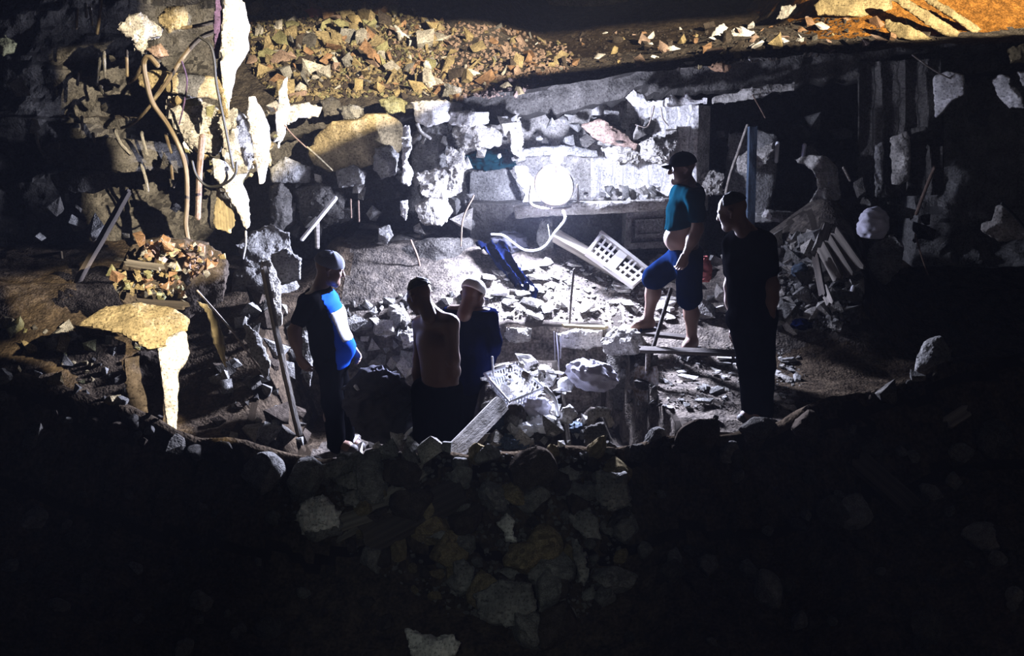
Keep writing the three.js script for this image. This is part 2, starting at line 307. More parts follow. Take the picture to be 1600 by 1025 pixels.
{
  // unseen wall added to shade the pit; top and opening shaped for it
  const R = 6.5, prof = [[-12, 16.6], [0, 15.9], [10, 16.1], [20, 16], [28, 16.1], [31, 17], [34, 17.6], [36.5, 18.4], [38.5, 20.2], [40.3, 21.5], [41.5, 21.8]];
  const list = [], Q = (az, el, r) => V(STREET.at.x - Math.sin(az) * r, STREET.at.y - Math.tan(el) * r, STREET.at.z - Math.cos(az) * r);
  const block = (a0, a1, e0, e1, b0, b1) => {          // elevations below the lamp's level at both ends: top (e0, e1), bottom (b0, b1), degrees
    const k = Math.PI / 180, c = [];
    for (const r of [R, R + 0.22]) for (const [az, el] of [[a0, e0], [a1, e1], [a1, b1], [a0, b0]]) c.push(Q(az * k, el * k, R).add(Q(az * k, 0, r)).sub(Q(az * k, 0, R)));
    list.push(flat(new ConvexGeometry(c), 1));
  };
  const top = (az) => { for (let i = 1; i < prof.length; i++) if (az <= prof[i][0]) return lerp(prof[i - 1][1], prof[i][1], (az - prof[i - 1][0]) / (prof[i][0] - prof[i - 1][0])); return 22; };
  const base = 41;
  for (let a = -12; a < 41.4; a += 1.3) { const b = Math.min(41.4, a + 1.3), j = (x) => top(x) + 0.25 * noise(x * 0.9, 2, 1); block(a, b, j(a), j(b), base, base); if (a > 9 && a < 35) { const e = (x) => lerp(12.1, 11.2, smooth(26.5, 28.5, x)) + 0.15 * noise(x, 4, 4); block(a, b, 4, 4, e(a), e(b)); } if (a > 38.2) block(a, b, 4, 4, 12.7, 12.7); }  // upper beams added to shade the earth behind the heap
  for (let a = 41.4; a < 47.9; a += 0.7) { const j = (x) => lerp(22.2, lerp(27.2, 22.7, smooth(46, 46.4, x)), smooth(43.9, 44.3, x)) + 0.25 * noise(x * 1.3, 5, 1); block(a, a + 0.71, j(a), j(a + 0.71), base, base); block(a, a + 0.71, 4, 4, a > 46.2 ? 21.9 : a > 45.8 ? 21.3 : 19.8, a > 45.5 ? 21.9 : a > 45.1 ? 21.3 : 19.8); }
  for (let a = 48; a < 112; a += 4) block(a, a + 4, 3, 3, base, base);
  struct('added_shade_wall', merge(list), M.dark_concrete);
}

// ---------------------------------------------------------------- ground
const bank = (x, d, cx, cd, rx, rd, h) => h * Math.exp(-(((x - cx) / rx) ** 2) - (((d - cd) / rd) ** 2));
const CREST = [[-6, 1.9], [-3.3, 1.3], [-2.6, 1.06], [-2, 0.83], [-1.2, 0.72], [0, 0.73], [0.7, 0.76], [1.05, 0.9], [1.6, 0.9], [2.1, 1.14], [3, 1.4], [4.5, 1.9], [7, 2.2]];
const RIDGE = (x) => { for (let i = 1; i < CREST.length; i++) if (x <= CREST[i][0]) return lerp(CREST[i - 1][1], CREST[i][1], smooth(CREST[i - 1][0], CREST[i][0], x)); return 2.2; };
function groundBase(x, d) {
  const crest = RIDGE(x), back = Math.max(0, 5.75 - d), front = crest - 0.38 * smooth(-0.02, 0.6, back) - 0.36 * back;   // a spoil bank between the pit and the photographer, falling on both sides
  let y = -0.08;                                                                     // pit floor
  const platform = 0.70 + Math.min(1.1, Math.max(0, d - 8.25)) * 0.47;
  const edge = 8.25 + 0.06 * noise(x * 2, 1, 1) - smooth(0.85, 1.25, x) * 2.1;
  const right = smooth(0.92, 1.06, x + 0.06 * noise(d * 3, 4, 2));
  const shelf = lerp(platform, 0.64 + smooth(7.55, 8.1, d) * 0.12 + Math.min(1.1, Math.max(0, d - 8)) * 0.27 - smooth(9.1, 9.7, d) * 0.25 * smooth(1.7, 2.1, x), right);
  y = lerp(y, shelf, smooth(edge - 0.09, edge + 0.05, d));
  y += smooth(1.7, 2.9, x) * smooth(7.7, 9.0, d) * 0.5 * (1 - smooth(3.1, 3.8, x)) * (1 - smooth(9.05, 9.6, d)) + bank(x, d, 2.95, 8.5, 0.32, 0.75, 0.34);   // the rubble pile on the right falls away behind its crest
  const left = smooth(-1.75, -2.15, x + 0.1 * noise(d * 2, 7, 1));
  y = lerp(y, 0.46 + 0.28 * (d - 6.4), smooth(6.15, 6.4, d) * (1 - smooth(7.4, 7.6, d)) * smooth(-0.42, -0.22, x) * (1 - smooth(0.36, 0.52, x)));
  y += bank(x, d, 0.66, 7.15, 0.18, 0.25, 0.5);
  y = lerp(y, 0.42 + smooth(6.8, 8.4, d) * 0.5 + smooth(-2.5, -4.2, x) * 0.2, left);
  y = lerp(front, y, smooth(5.74, 6.12, d + 0.1 * noise(x * 1.6, 3, 8) - (x > 0.9 ? 0 : 0.0)));
  return y;
}
const ground = (x, d) => groundBase(x, d) + 0.07 * fbm(x * 1.3, d * 1.3, 2, 3) + 0.045 * fbm(x * 5, d * 5, 5, 3);
{
  const x0 = -6.2, x1 = 6.6, d0 = 1.2, d1 = 10.6, s = 0.045, nx = Math.round((x1 - x0) / s), nd = Math.round((d1 - d0) / s), pos = [];
  for (let j = 0; j <= nd; j++) for (let i = 0; i <= nx; i++) { const x = x0 + i * s, d = d0 + j * s; pos.push(x, ground(x, d), -d); }
  const sets = { soil: [], dust: [], pit: [] };
  for (let j = 0; j < nd; j++) for (let i = 0; i < nx; i++) {
    const x = x0 + (i + 0.5) * s, d = d0 + (j + 0.5) * s, n = 0.25 * fbm(x * 2.2, d * 2.2, 3, 3), a = j * (nx + 1) + i, b = a + nx + 1;
    const k = d + n < 6.25 || x > 3.1 + n * 2 || (x > 2.1 + n && d < 7.7 + n) || x < -1.65 + n ? sets.soil : (d + n > 8.1 && x > -0.6 + n && x < 2 + n) || (x > 1.12 && x < 2.15 + n * 2 && d > 6.45 + n) ? sets.dust : sets.pit;
    k.push(a, a + 1, b, a + 1, b + 1, b);
  }
  for (const [name, k, m] of [['ground_bank', sets.soil, M.dark_soil], ['ground_dust', sets.dust, M.dust], ['ground_pit', sets.pit, M.pit_soil]]) {
    let g = new THREE.BufferGeometry(); g.setAttribute('position', new THREE.Float32BufferAttribute(pos, 3)); g.setIndex(k);
    g = g.toNonIndexed(); g.deleteAttribute('normal'); g = mergeVertices(g); g.computeVertexNormals(); boxUV(g, 1);
    struct(name, g, m);
  }
}

// the upper floor that the rubble heap lies on, tilted up to the right, its front edge torn
const EDGE = [[-3.6, 2.38, 10.1], [-2.2, 2.5, 10.1], [-0.9, 2.56, 10.05], [0, 2.66, 9.95], [1.2, 2.86, 9.85], [2.9, 3.06, 9.75], [5.6, 3.2, 9.6], [7.5, 3.25, 9.5]];
const along = (x, k) => { for (let i = 1; i < EDGE.length; i++) if (x <= EDGE[i][0]) return lerp(EDGE[i - 1][k], EDGE[i][k], Math.max(0, (x - EDGE[i - 1][0]) / (EDGE[i][0] - EDGE[i - 1][0]))); return EDGE[EDGE.length - 1][k]; };
function heapBase(x, d) {
  const e = along(x, 1), k = Math.max(0, d - along(x, 2));
  const left = smooth(0.6, -0.8, x), slope = lerp(0.035, 0.27, left);
  let y = e + Math.min(k, 3.6) * slope + bank(x, d, 0.15, 11.1, 0.7, 0.8, 0.16) + bank(x, d, 2.5, 11.2, 0.7, 0.7, 0.12) + bank(x, d, 3.4, 12, 1.0, 0.8, 0.1);
  y += smooth(12.6, 16, d) * 0.55 * smooth(4.4, 3, x);
  y += smooth(3.1, 4.3, x) * smooth(10.5, 13.4, d) * 1.6;
  return y;
}
const heap = (x, d) => heapBase(x, d) + 0.06 * fbm(x * 2.4, d * 2.4, 6, 3) + 0.03 * fbm(x * 8, d * 8, 1, 2);
{
  const s = 0.06, x0 = -8, x1 = 10, D = 8.5, nx = Math.round((x1 - x0) / s), nd = Math.round(D / s), pos = [], heapSet = [], earth = [], orange = [];
  for (let j = 0; j <= nd; j++) for (let i = 0; i <= nx; i++) { const x = x0 + i * s, d = along(x, 2) + 0.03 * noise(x * 6, 1, 1) + j * s; pos.push(x, heap(x, d), -d); }
  const base = pos.length / 3, FR = 7;                                              // torn front face in rows, then the underside, set back
  for (let r = 0; r <= FR; r++) for (let i = 0; i <= nx; i++) { const x = x0 + i * s, v = r / FR, th = 0.31 + 0.09 * noise(x * 2.2, 3, 3) + 0.05 * noise(x * 9, 3, 1), e = along(x, 2), d = e + 0.03 * noise(x * 6, 1, 1) * (1 - v) + v * 0.06 + (r ? 0.16 * fbm(x * 4.5, v * 2.2, 7, 4) + 0.05 * noise(x * 16, v * 7, 2) : 0); pos.push(x, heap(x, e) - th * v + (r === FR ? 0.05 * noise(x * 14, 5, 5) : 0), -d); }
  for (let i = 0; i <= nx; i++) { const x = x0 + i * s; pos.push(x, along(x, 1) - 0.3, -(along(x, 2) + 2)); }
  for (let j = 0; j < nd; j++) for (let i = 0; i < nx; i++) {
    const a = j * (nx + 1) + i, b = a + nx + 1, x = x0 + (i + 0.5) * s, d = along(x, 2) + (j + 0.5) * s, n = 0.8 * fbm(x * 1.5, d * 1.5, 3, 3);
    (x > 3.3 + n * 0.5 && d > 10.75 + n * 0.5 ? orange : d + n > 13 || (x > 0.4 && d + n > 11.9) ? earth : heapSet).push(a, a + 1, b, a + 1, b + 1, b);
  }
  const front = [];
  for (let r = 0; r <= FR; r++) for (let i = 0; i < nx; i++) { const a = base + r * (nx + 1) + i, c = a + nx + 1; front.push(a, c, a + 1, a + 1, c, c + 1); }
  for (const [name, k, m] of [['ground_heap', heapSet, M.pit_soil], ['ground_earth', earth, M.dark_soil], ['ground_mound', orange, M.orange_soil], ['floor_slab', front, M.dark_concrete]]) {
    let g = new THREE.BufferGeometry(); g.setAttribute('position', new THREE.Float32BufferAttribute(pos, 3)); g.setIndex(k);
    g = g.toNonIndexed(); g = mergeVertices(g); g.computeVertexNormals(); boxUV(g, 1); struct(name, g, m);
  }
}

// ---------------------------------------------------------------- broken walls round the pit
const rub = (a, f) => (u, v, q) => a * fbm(q.x * f, q.y * f, q.z * f, 5) * 2.2;
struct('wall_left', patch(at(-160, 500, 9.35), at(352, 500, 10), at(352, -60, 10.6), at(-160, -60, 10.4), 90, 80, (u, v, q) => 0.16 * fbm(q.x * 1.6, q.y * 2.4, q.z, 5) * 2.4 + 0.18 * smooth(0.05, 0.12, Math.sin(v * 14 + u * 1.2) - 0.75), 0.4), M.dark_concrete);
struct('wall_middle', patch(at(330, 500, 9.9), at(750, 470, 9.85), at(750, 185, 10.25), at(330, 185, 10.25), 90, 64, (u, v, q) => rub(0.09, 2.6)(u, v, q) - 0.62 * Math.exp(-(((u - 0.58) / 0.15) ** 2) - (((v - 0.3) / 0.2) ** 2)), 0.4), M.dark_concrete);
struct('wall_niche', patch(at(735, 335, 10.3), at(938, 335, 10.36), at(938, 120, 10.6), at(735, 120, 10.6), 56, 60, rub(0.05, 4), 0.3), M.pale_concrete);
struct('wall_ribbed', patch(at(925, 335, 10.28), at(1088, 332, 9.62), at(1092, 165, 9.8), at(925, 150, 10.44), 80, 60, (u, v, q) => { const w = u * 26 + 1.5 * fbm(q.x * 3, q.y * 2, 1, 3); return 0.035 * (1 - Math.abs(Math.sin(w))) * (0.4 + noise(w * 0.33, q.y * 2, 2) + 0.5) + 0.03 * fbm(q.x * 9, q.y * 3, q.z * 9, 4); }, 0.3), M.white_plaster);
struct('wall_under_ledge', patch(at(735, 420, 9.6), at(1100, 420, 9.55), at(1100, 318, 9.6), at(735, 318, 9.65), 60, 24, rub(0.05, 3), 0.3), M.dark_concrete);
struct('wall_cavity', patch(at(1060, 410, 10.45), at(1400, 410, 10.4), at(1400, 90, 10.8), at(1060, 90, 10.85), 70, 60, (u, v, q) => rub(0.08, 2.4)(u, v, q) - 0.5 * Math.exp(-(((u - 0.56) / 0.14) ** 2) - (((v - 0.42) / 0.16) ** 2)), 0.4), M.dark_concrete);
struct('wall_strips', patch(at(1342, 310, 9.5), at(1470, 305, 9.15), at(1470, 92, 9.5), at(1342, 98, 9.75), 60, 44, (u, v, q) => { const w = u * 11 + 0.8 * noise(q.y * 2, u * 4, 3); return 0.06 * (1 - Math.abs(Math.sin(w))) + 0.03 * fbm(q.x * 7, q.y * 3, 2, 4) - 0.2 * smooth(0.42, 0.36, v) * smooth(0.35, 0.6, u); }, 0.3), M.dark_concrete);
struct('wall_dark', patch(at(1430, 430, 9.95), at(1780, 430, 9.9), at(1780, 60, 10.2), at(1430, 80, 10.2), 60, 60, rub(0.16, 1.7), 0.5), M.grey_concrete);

// ---- lumps of broken concrete, plaster and stone, one by one
const BLOCKS = [
  // outline in the picture, distance, material, name, category, label, shape
  [[[478, 242], [492, 212], [520, 190], [560, 186], [572, 178], [604, 176], [628, 190], [633, 215], [628, 236], [604, 250], [560, 264], [515, 268], [488, 258]], 9.62, 'tan_stone', 'concrete_block', 'block', 'big tan concrete block lodged under the heap, lit yellow on its upper half', { depth: 0.5, bulge: 0.13, rough: 0.02, crease: 0.5 }],
  [[[422, 262], [446, 245], [486, 262], [484, 286], [424, 286]], 9.6, 'grey_concrete', 'concrete_block', 'block', 'squat grey concrete block left of the big tan block', { bulge: 0.1 }],
  [[[586, 232], [608, 226], [622, 240], [620, 270], [596, 280], [584, 262]], 9.55, 'grey_concrete', 'stone', 'stone', 'grey squarish stone at the lower right corner of the big tan block', { bulge: 0.1 }],
  [[[524, 266], [552, 258], [572, 270], [568, 288], [530, 292]], 9.55, 'grey_concrete', 'stone', 'stone', 'wedge-shaped grey stone directly below the big tan block', { bulge: 0.1 }],
  [[[422, 292], [440, 284], [454, 302], [456, 345], [440, 362], [424, 352]], 9.5, 'dark_concrete', 'stone', 'stone', 'tall rough dark stone left of the leaning white pipe', { bulge: 0.12, rough: 0.04 }],
  [[[462, 296], [500, 286], [536, 300], [538, 340], [505, 356], [470, 350]], 9.62, 'dark_concrete', 'stone', 'stone', 'broad brownish rubble mass behind the leaning white pipe', { bulge: 0.12, rough: 0.05 }],
  [[[500, 158], [518, 151], [532, 160], [530, 178], [508, 182]], 9.85, 'dark_concrete', 'stone', 'stone', 'dark rounded stone, leftmost on top of the big tan block', { bulge: 0.08 }],
  [[[530, 170], [548, 163], [568, 170], [562, 184], [538, 186]], 9.8, 'grey_concrete', 'stone', 'stone', 'small grey stone wedged on the middle of the big tan block', { bulge: 0.07 }],
  [[[592, 158], [614, 150], [636, 160], [632, 174], [606, 178]], 9.8, 'olive_stone', 'stone', 'stone', 'speckled olive stone on the right end of the big tan block', { bulge: 0.08 }],
  [[[446, 166], [480, 161], [502, 168], [498, 182], [468, 184], [450, 194]], 9.65, 'white_plaster', 'plaster_edge', 'plaster', 'bright white plaster strip above the left end of the big tan block', { bulge: 0.05, depth: 0.3 }],
  [[[644, 160], [690, 156], [724, 162], [722, 176], [700, 190], [668, 198], [650, 190]], 9.66, 'white_plaster', 'plaster_edge', 'plaster', 'bright white plaster edge right of the big tan block', { bulge: 0.06, depth: 0.3 }],
  [[[628, 196], [640, 194], [642, 230], [636, 250], [645, 270], [640, 292], [626, 286], [630, 250]], 9.42, 'white_plaster', 'plaster_drip', 'plaster', 'narrow jagged white plaster drip hanging beside the big tan block', { bulge: 0.06, depth: 0.1, rough: 0.04, jag: 0.02 }],
  [[[642, 205], [690, 190], [710, 205], [706, 262], [660, 275], [644, 262]], 9.85, 'grey_concrete', 'concrete_block', 'block', 'dark concrete block in shade right of the white plaster drip', { bulge: 0.1, rough: 0.04 }],
  [[[652, 272], [690, 262], [722, 268], [720, 298], [688, 314], [662, 306]], 9.5, 'pale_concrete', 'stone', 'stone', 'cluster-shaped pale lump above the round pale stone', { bulge: 0.1, rough: 0.06 }],
  [[[648, 322], [672, 310], [698, 310], [708, 330], [690, 352], [660, 350]], 9.45, 'pale_concrete', 'stone', 'stone', 'round pale stone left of the grey concrete panel', { bulge: 0.14, rough: 0.03 }],
  [[[626, 314], [638, 311], [636, 332], [634, 344], [626, 336]], 9.35, 'white_plaster', 'plaster_piece', 'plaster', 'small bone-shaped white plaster piece left of the round pale stone', { bulge: 0.03, depth: 0.06 }],
  [[[592, 358], [608, 350], [614, 368], [602, 382], [592, 376]], 9.3, 'grey_concrete', 'stone', 'stone', 'little oval grey stone at the upper right of the dark hollow', { bulge: 0.05 }],
  [[[612, 392], [668, 372], [740, 372], [746, 432], [690, 446], [622, 440]], 9.25, 'dark_concrete', 'concrete_block', 'block', 'wide brown-grey block behind the white cap man', { bulge: 0.12, depth: 0.5, rough: 0.03 }],
  [[[560, 390], [600, 360], [650, 372], [640, 430], [600, 452]], 9.5, 'dark_concrete', 'concrete_block', 'block', 'leaning dark slab inside the hollow left of the wide brown-grey block', { bulge: 0.08, depth: 0.3 }],
  [[[697, 176], [726, 172], [762, 176], [764, 192], [730, 198], [702, 194]], 9.62, 'white_plaster', 'plaster_edge', 'plaster', 'rounded white plaster block under the slab edge above the teal cloth', { bulge: 0.07 }],
  [[[704, 198], [744, 196], [786, 202], [784, 226], [752, 232], [716, 228]], 9.72, 'pale_concrete', 'rubble_lump', 'rubble', 'knobbly pale rubble lump hanging just above the teal cloth', { bulge: 0.09, rough: 0.07 }],
  [[[797, 190], [812, 184], [816, 215], [813, 246], [801, 240]], 9.7, 'white_plaster', 'plaster_drip', 'plaster', 'upright jagged plaster rib at the left of the niche', { bulge: 0.05, depth: 0.12, rough: 0.05 }],
  [[[695, 236], [722, 230], [728, 258], [718, 290], [700, 298], [704, 268]], 9.5, 'pale_concrete', 'plaster_drip', 'plaster', 'ragged pale strip left of the teal cloth', { bulge: 0.06, depth: 0.12, rough: 0.05 }],
  [[[733, 266], [796, 262], [816, 300], [818, 350], [796, 392], [752, 404], [735, 372], [730, 318]], 9.85, 'grey_concrete', 'concrete_slab', 'slab', 'smooth grey concrete panel with dark seams left of the floodlight', { bulge: 0.05, depth: 0.3, rough: 0.012 }],
  [[[804, 260], [822, 258], [838, 292], [852, 322], [834, 334], [818, 352], [800, 354], [816, 326], [820, 304], [808, 282]], 9.78, 'white_plaster', 'plaster_flap', 'plaster', 'torn white plaster flap hanging left of the floodlight', { bulge: 0.04, depth: 0.08, rough: 0.04 }],
  [[[905, 196], [938, 186], [962, 200], [980, 214], [998, 234], [984, 238], [950, 222], [926, 216]], 9.75, 'pink_brick', 'plaster_flap', 'plaster', 'pinkish torn plaster flap above the ribbed wall', { bulge: 0.05, depth: 0.1, rough: 0.05 }],
  [[[1000, 224], [1024, 214], [1054, 222], [1056, 250], [1030, 256], [1004, 246]], 9.55, 'pale_concrete', 'rubble_lump', 'rubble', 'knobbly pale lump left of the capped man with the shovel', { bulge: 0.07, rough: 0.06 }],
  [[[940, 232], [968, 226], [1000, 240], [996, 254], [960, 256]], 9.75, 'pale_concrete', 'rubble_lump', 'rubble', 'flat pale lump under the pinkish plaster flap', { bulge: 0.06, rough: 0.05 }],
  [[[978, 152], [992, 140], [1006, 146], [1012, 158], [1040, 158], [1048, 146], [1060, 156], [1074, 140], [1084, 154], [1106, 150], [1104, 162], [1060, 168], [1012, 168], [988, 168]], 9.5, 'white_plaster', 'plaster_edge', 'plaster', 'spiky white torn plaster lip along the underside of the slab', { bulge: 0.04, depth: 0.12, rough: 0.03 }],
  [[[1110, 152], [1170, 138], [1242, 128], [1240, 140], [1172, 156], [1112, 162]], 9.55, 'pale_concrete', 'plaster_edge', 'plaster', 'long pale broken lip above the dark opening on the right', { bulge: 0.03, depth: 0.1, rough: 0.04 }],
  [[[796, 322], [880, 316], [980, 314], [1068, 308], [1070, 326], [980, 332], [880, 336], [800, 342]], 9.02, 'pale_concrete', 'concrete_ledge', 'ledge', 'long broken concrete ledge that carries the floodlight', { bulge: 0.04, depth: 1.25, rough: 0.02 }],
  [[[846, 340], [862, 344], [864, 396], [846, 400], [838, 370]], 9.3, 'grey_concrete', 'concrete_stub', 'stub', 'upright grey concrete stub under the floodlight ledge', { bulge: 0.05, depth: 0.2 }],
  [[[1092, 272], [1112, 266], [1131, 274], [1130, 304], [1094, 304]], 9.7, 'pale_concrete', 'plaster_piece', 'plaster', 'lavender-lit plaster patch between the two men on the right', { bulge: 0.03, depth: 0.12, rough: 0.04 }],
  [[[1150, 246], [1168, 236], [1178, 252], [1172, 270], [1152, 268]], 9.62, 'pale_concrete', 'plaster_piece', 'plaster', 'rounded pale plaster patch left of the blue post', { bulge: 0.03, depth: 0.1 }],
  [[[1180, 236], [1206, 222], [1208, 236], [1192, 260], [1182, 262]], 9.62, 'pale_concrete', 'plaster_piece', 'plaster', 'slanting pale plaster patch right of the blue post', { bulge: 0.03, depth: 0.1 }],
  [[[1236, 250], [1266, 241], [1292, 246], [1308, 262], [1313, 310], [1292, 317], [1262, 320], [1279, 296], [1276, 272], [1256, 256]], 9.4, 'pale_concrete', 'concrete_stub', 'stub', 'crooked pale concrete stub right of the dark opening', { bulge: 0.06, depth: 0.25, rough: 0.03 }],
  [[[1297, 204], [1314, 199], [1333, 206], [1330, 216], [1302, 216]], 10.45, 'grey_concrete', 'stone', 'stone', 'grey oval stone on the dark wall above the crooked pale stub', { bulge: 0.04 }],
  [[[1170, 336], [1200, 328], [1246, 332], [1240, 346], [1176, 348]], 9.3, 'grey_concrete', 'concrete_ledge', 'ledge', 'low grey ledge behind the shoulder of the man in black', { bulge: 0.04, depth: 0.3 }],
  [[[1190, 342], [1196, 326], [1206, 336], [1204, 344]], 9.15, 'white_plaster', 'plaster_piece', 'plaster', 'tiny bright white chip on the low grey ledge', { bulge: 0.02, depth: 0.05 }],
  [[[1458, 120], [1480, 111], [1506, 118], [1506, 148], [1486, 158], [1474, 176], [1462, 184]], 9.0, 'white_plaster', 'plaster_patch', 'plaster', 'white kite-shaped plaster patch on the dark right wall', { bulge: 0.04, depth: 0.75, rough: 0.015 }],
  [[[1550, 124], [1564, 116], [1576, 120], [1580, 134], [1596, 146], [1598, 168], [1576, 167], [1560, 150]], 8.8, 'white_plaster', 'plaster_patch', 'plaster', 'white cracked plaster patch near the right edge of the ruin', { bulge: 0.04, depth: 1.15, rough: 0.015 }],
  [[[1590, 113], [1604, 112], [1622, 150], [1608, 156]], 8.75, 'white_plaster', 'plaster_patch', 'plaster', 'rightmost white plaster patch, right beside the cracked one', { bulge: 0.03, depth: 1.2, rough: 0.015 }],
  [[[1367, 226], [1380, 221], [1379, 298], [1367, 312]], 9.2, 'grey_concrete', 'concrete_stub', 'stub', 'thin grey upright stub at the corner below the strips', { bulge: 0.03, depth: 0.15 }],
  [[[1391, 214], [1416, 206], [1422, 214], [1421, 282], [1394, 296]], 9.1, 'pale_concrete', 'concrete_stub', 'stub', 'wide pale upright stub below the strips', { bulge: 0.05, depth: 0.2 }],
  [[[1424, 200], [1448, 196], [1446, 266], [1424, 278]], 9.15, 'dark_concrete', 'concrete_stub', 'stub', 'dark upright stub right of the wide pale stub', { bulge: 0.04, depth: 0.2 }],
  [[[1358, 386], [1372, 372], [1396, 368], [1412, 388], [1404, 420], [1384, 444], [1360, 452], [1356, 420]], 8.5, 'grey_concrete', 'boulder', 'boulder', 'rough grey boulder right of the fallen slats', { bulge: 0.16, depth: 0.4, rough: 0.05 }],
  [[[1530, 358], [1534, 350], [1551, 344], [1556, 322], [1566, 320], [1604, 356], [1606, 374], [1562, 379]], 7.9, 'pale_concrete', 'concrete_piece', 'slab', 'pale triangular slab piece at the far right', { bulge: 0.04, depth: 0.15, rough: 0.015 }],
  [[[1432, 560], [1446, 532], [1470, 524], [1486, 548], [1478, 600], [1450, 640], [1424, 610]], 6.9, 'grey_concrete', 'boulder', 'boulder', 'dark cracked boulder deep in shade on the right', { bulge: 0.16, depth: 0.4 }],
  [[[800, 236], [850, 228], [900, 228], [936, 236], [936, 248], [870, 242], [804, 248]], 9.75, 'grey_concrete', 'concrete_lip', 'ledge', 'broken grey lip overhanging the floodlight', { bulge: 0.08, depth: 0.4 }],
  [[[1138, 208], [1180, 200], [1214, 212], [1212, 290], [1196, 345], [1142, 345], [1132, 280]], 9.8, 'grey_concrete', 'wall_fragment', 'wall', 'standing wall fragment behind the blue post', { bulge: 0.05, depth: 0.3, rough: 0.03 }],
  // left
  [[[372, 384], [396, 362], [424, 352], [450, 366], [456, 400], [430, 424], [388, 420]], 8.95, 'grey_concrete', 'stone', 'stone', 'upper grey stone stacked under the second white plaster slab', { bulge: 0.14, depth: 0.5, rough: 0.05 }],
  [[[366, 424], [400, 410], [448, 414], [466, 446], [452, 478], [390, 480], [362, 460]], 8.8, 'grey_concrete', 'stone', 'stone', 'lower grey stone stacked left of the grey-capped man', { bulge: 0.14, depth: 0.5, rough: 0.05 }],
  [[[178, 440], [204, 384], [246, 368], [300, 374], [340, 388], [358, 412], [350, 474], [290, 500], [198, 498]], 7.5, 'brown_brick', 'earth_lump', 'rubble', 'lump of earth carrying the two brick clusters on the left, darkened for the shadow between them', { bulge: 0.12, depth: 0.5, rough: 0.06 }],  // dark colour stands in for shadow between the clusters
  [[[185, 42], [202, 26], [220, 20], [236, 34], [256, 46], [250, 58], [230, 62], [226, 86], [212, 76], [204, 60], [190, 52]], 9.05, 'pale_concrete', 'concrete_lump', 'rubble', 'knobbly cream concrete lump high on the left', { bulge: 0.1, depth: 0.3, rough: 0.05 }],
  [[[230, 76], [254, 68], [263, 86], [246, 92]], 9.0, 'pink_brick', 'concrete_lump', 'rubble', 'small pinkish lump just below the knobbly cream one', { bulge: 0.05, depth: 0.15 }],
  [[[246, 28], [262, 12], [284, 10], [298, 26], [294, 44], [264, 50]], 9.15, 'tan_stone', 'boulder', 'boulder', 'round tan boulder beside the knobbly cream lump', { bulge: 0.12, depth: 0.3, rough: 0.03 }],
  [[[-8, 62], [8, 56], [25, 68], [22, 82], [4, 86], [-10, 80]], 8.9, 'olive_stone', 'boulder', 'boulder', 'mossy-looking olive boulder at the far upper left', { bulge: 0.1 }],
  [[[214, 118], [240, 110], [300, 116], [346, 122], [346, 156], [300, 152], [240, 140], [216, 134]], 9.3, 'tan_stone', 'concrete_beam', 'beam', 'broken tan concrete beam running into the white plaster column', { bulge: 0.13, depth: 0.3, rough: 0.03 }],
  [[[348, -12], [376, -12], [384, 14], [393, 36], [387, 58], [391, 76], [382, 94], [372, 106], [364, 140], [357, 182], [350, 150], [345, 110], [347, 50]], 8.5, 'white_plaster', 'plaster_column', 'column', 'torn white plaster column hanging into the pit at upper left', { bulge: 0.06, depth: 0.22, rough: 0.03, jag: 0.02 }],
  [[[336, -12], [349, -12], [347, 48], [342, 96], [335, 92], [334, 40]], 8.56, 'purple_paint', 'plaster_column', 'column', 'purple-painted side of a wall left of the white plaster column', { bulge: 0.03, depth: 0.25, rough: 0.01 }],
  [[[338, 90], [348, 88], [354, 140], [357, 186], [352, 196], [345, 160], [336, 120]], 8.5, 'tan_stone', 'plaster_piece', 'plaster', 'cream splintered strip under the purple-painted side', { bulge: 0.03, depth: 0.1 }],
  [[[386, 150], [398, 146], [408, 166], [422, 198], [420, 250], [416, 286], [404, 292], [398, 250], [388, 190]], 8.7, 'white_plaster', 'plaster_column', 'column', 'second white plaster slab, right of and below the torn column', { bulge: 0.05, depth: 0.2, rough: 0.015 }],
  [[[430, 190], [436, 136], [448, 118], [452, 170], [446, 214], [434, 236]], 9.0, 'white_plaster', 'plaster_spike', 'plaster', 'thin upright cream plaster spike left of the white strip', { bulge: 0.03, depth: 0.1, rough: 0.03 }],
  [[[330, 246], [350, 250], [372, 278], [388, 306], [393, 348], [384, 364], [370, 330], [350, 296], [334, 276]], 8.35, 'white_plaster', 'plaster_column', 'column', 'pointed cream plaster slab hanging low on the left', { bulge: 0.05, depth: 0.16, rough: 0.02 }],
  [[[337, 292], [352, 300], [364, 322], [368, 350], [360, 368], [346, 360], [333, 356]], 8.42, 'yellow_wood', 'wood_splinter', 'wood', 'broad cream wood splinter behind the pointed plaster slab', { bulge: 0.03, depth: 0.06, rough: 0.02 }],
  [[[262, 150], [300, 152], [338, 170], [352, 210], [340, 240], [306, 232], [280, 206], [262, 180]], 9.15, 'pale_concrete', 'rubble_lump', 'rubble', 'cream rubble lump below the tan concrete beam', { bulge: 0.12, depth: 0.3, rough: 0.08 }],
  [[[340, 180], [372, 170], [392, 200], [396, 250], [372, 290], [352, 262], [350, 220]], 8.95, 'pale_concrete', 'rubble_lump', 'rubble', 'bright cream rubble between the two white plaster columns', { bulge: 0.1, depth: 0.3, rough: 0.08 }],
  [[[118, 508], [156, 477], [214, 469], [272, 480], [297, 498], [293, 516], [262, 540], [232, 548], [208, 532], [186, 520], [148, 512]], 6.45, 'tan_stone', 'concrete_slab', 'slab', 'tan broken slab resting on the cream post at lower left', { bulge: 0.04, depth: 0.4, rough: 0.02, lean: -0.9 }],
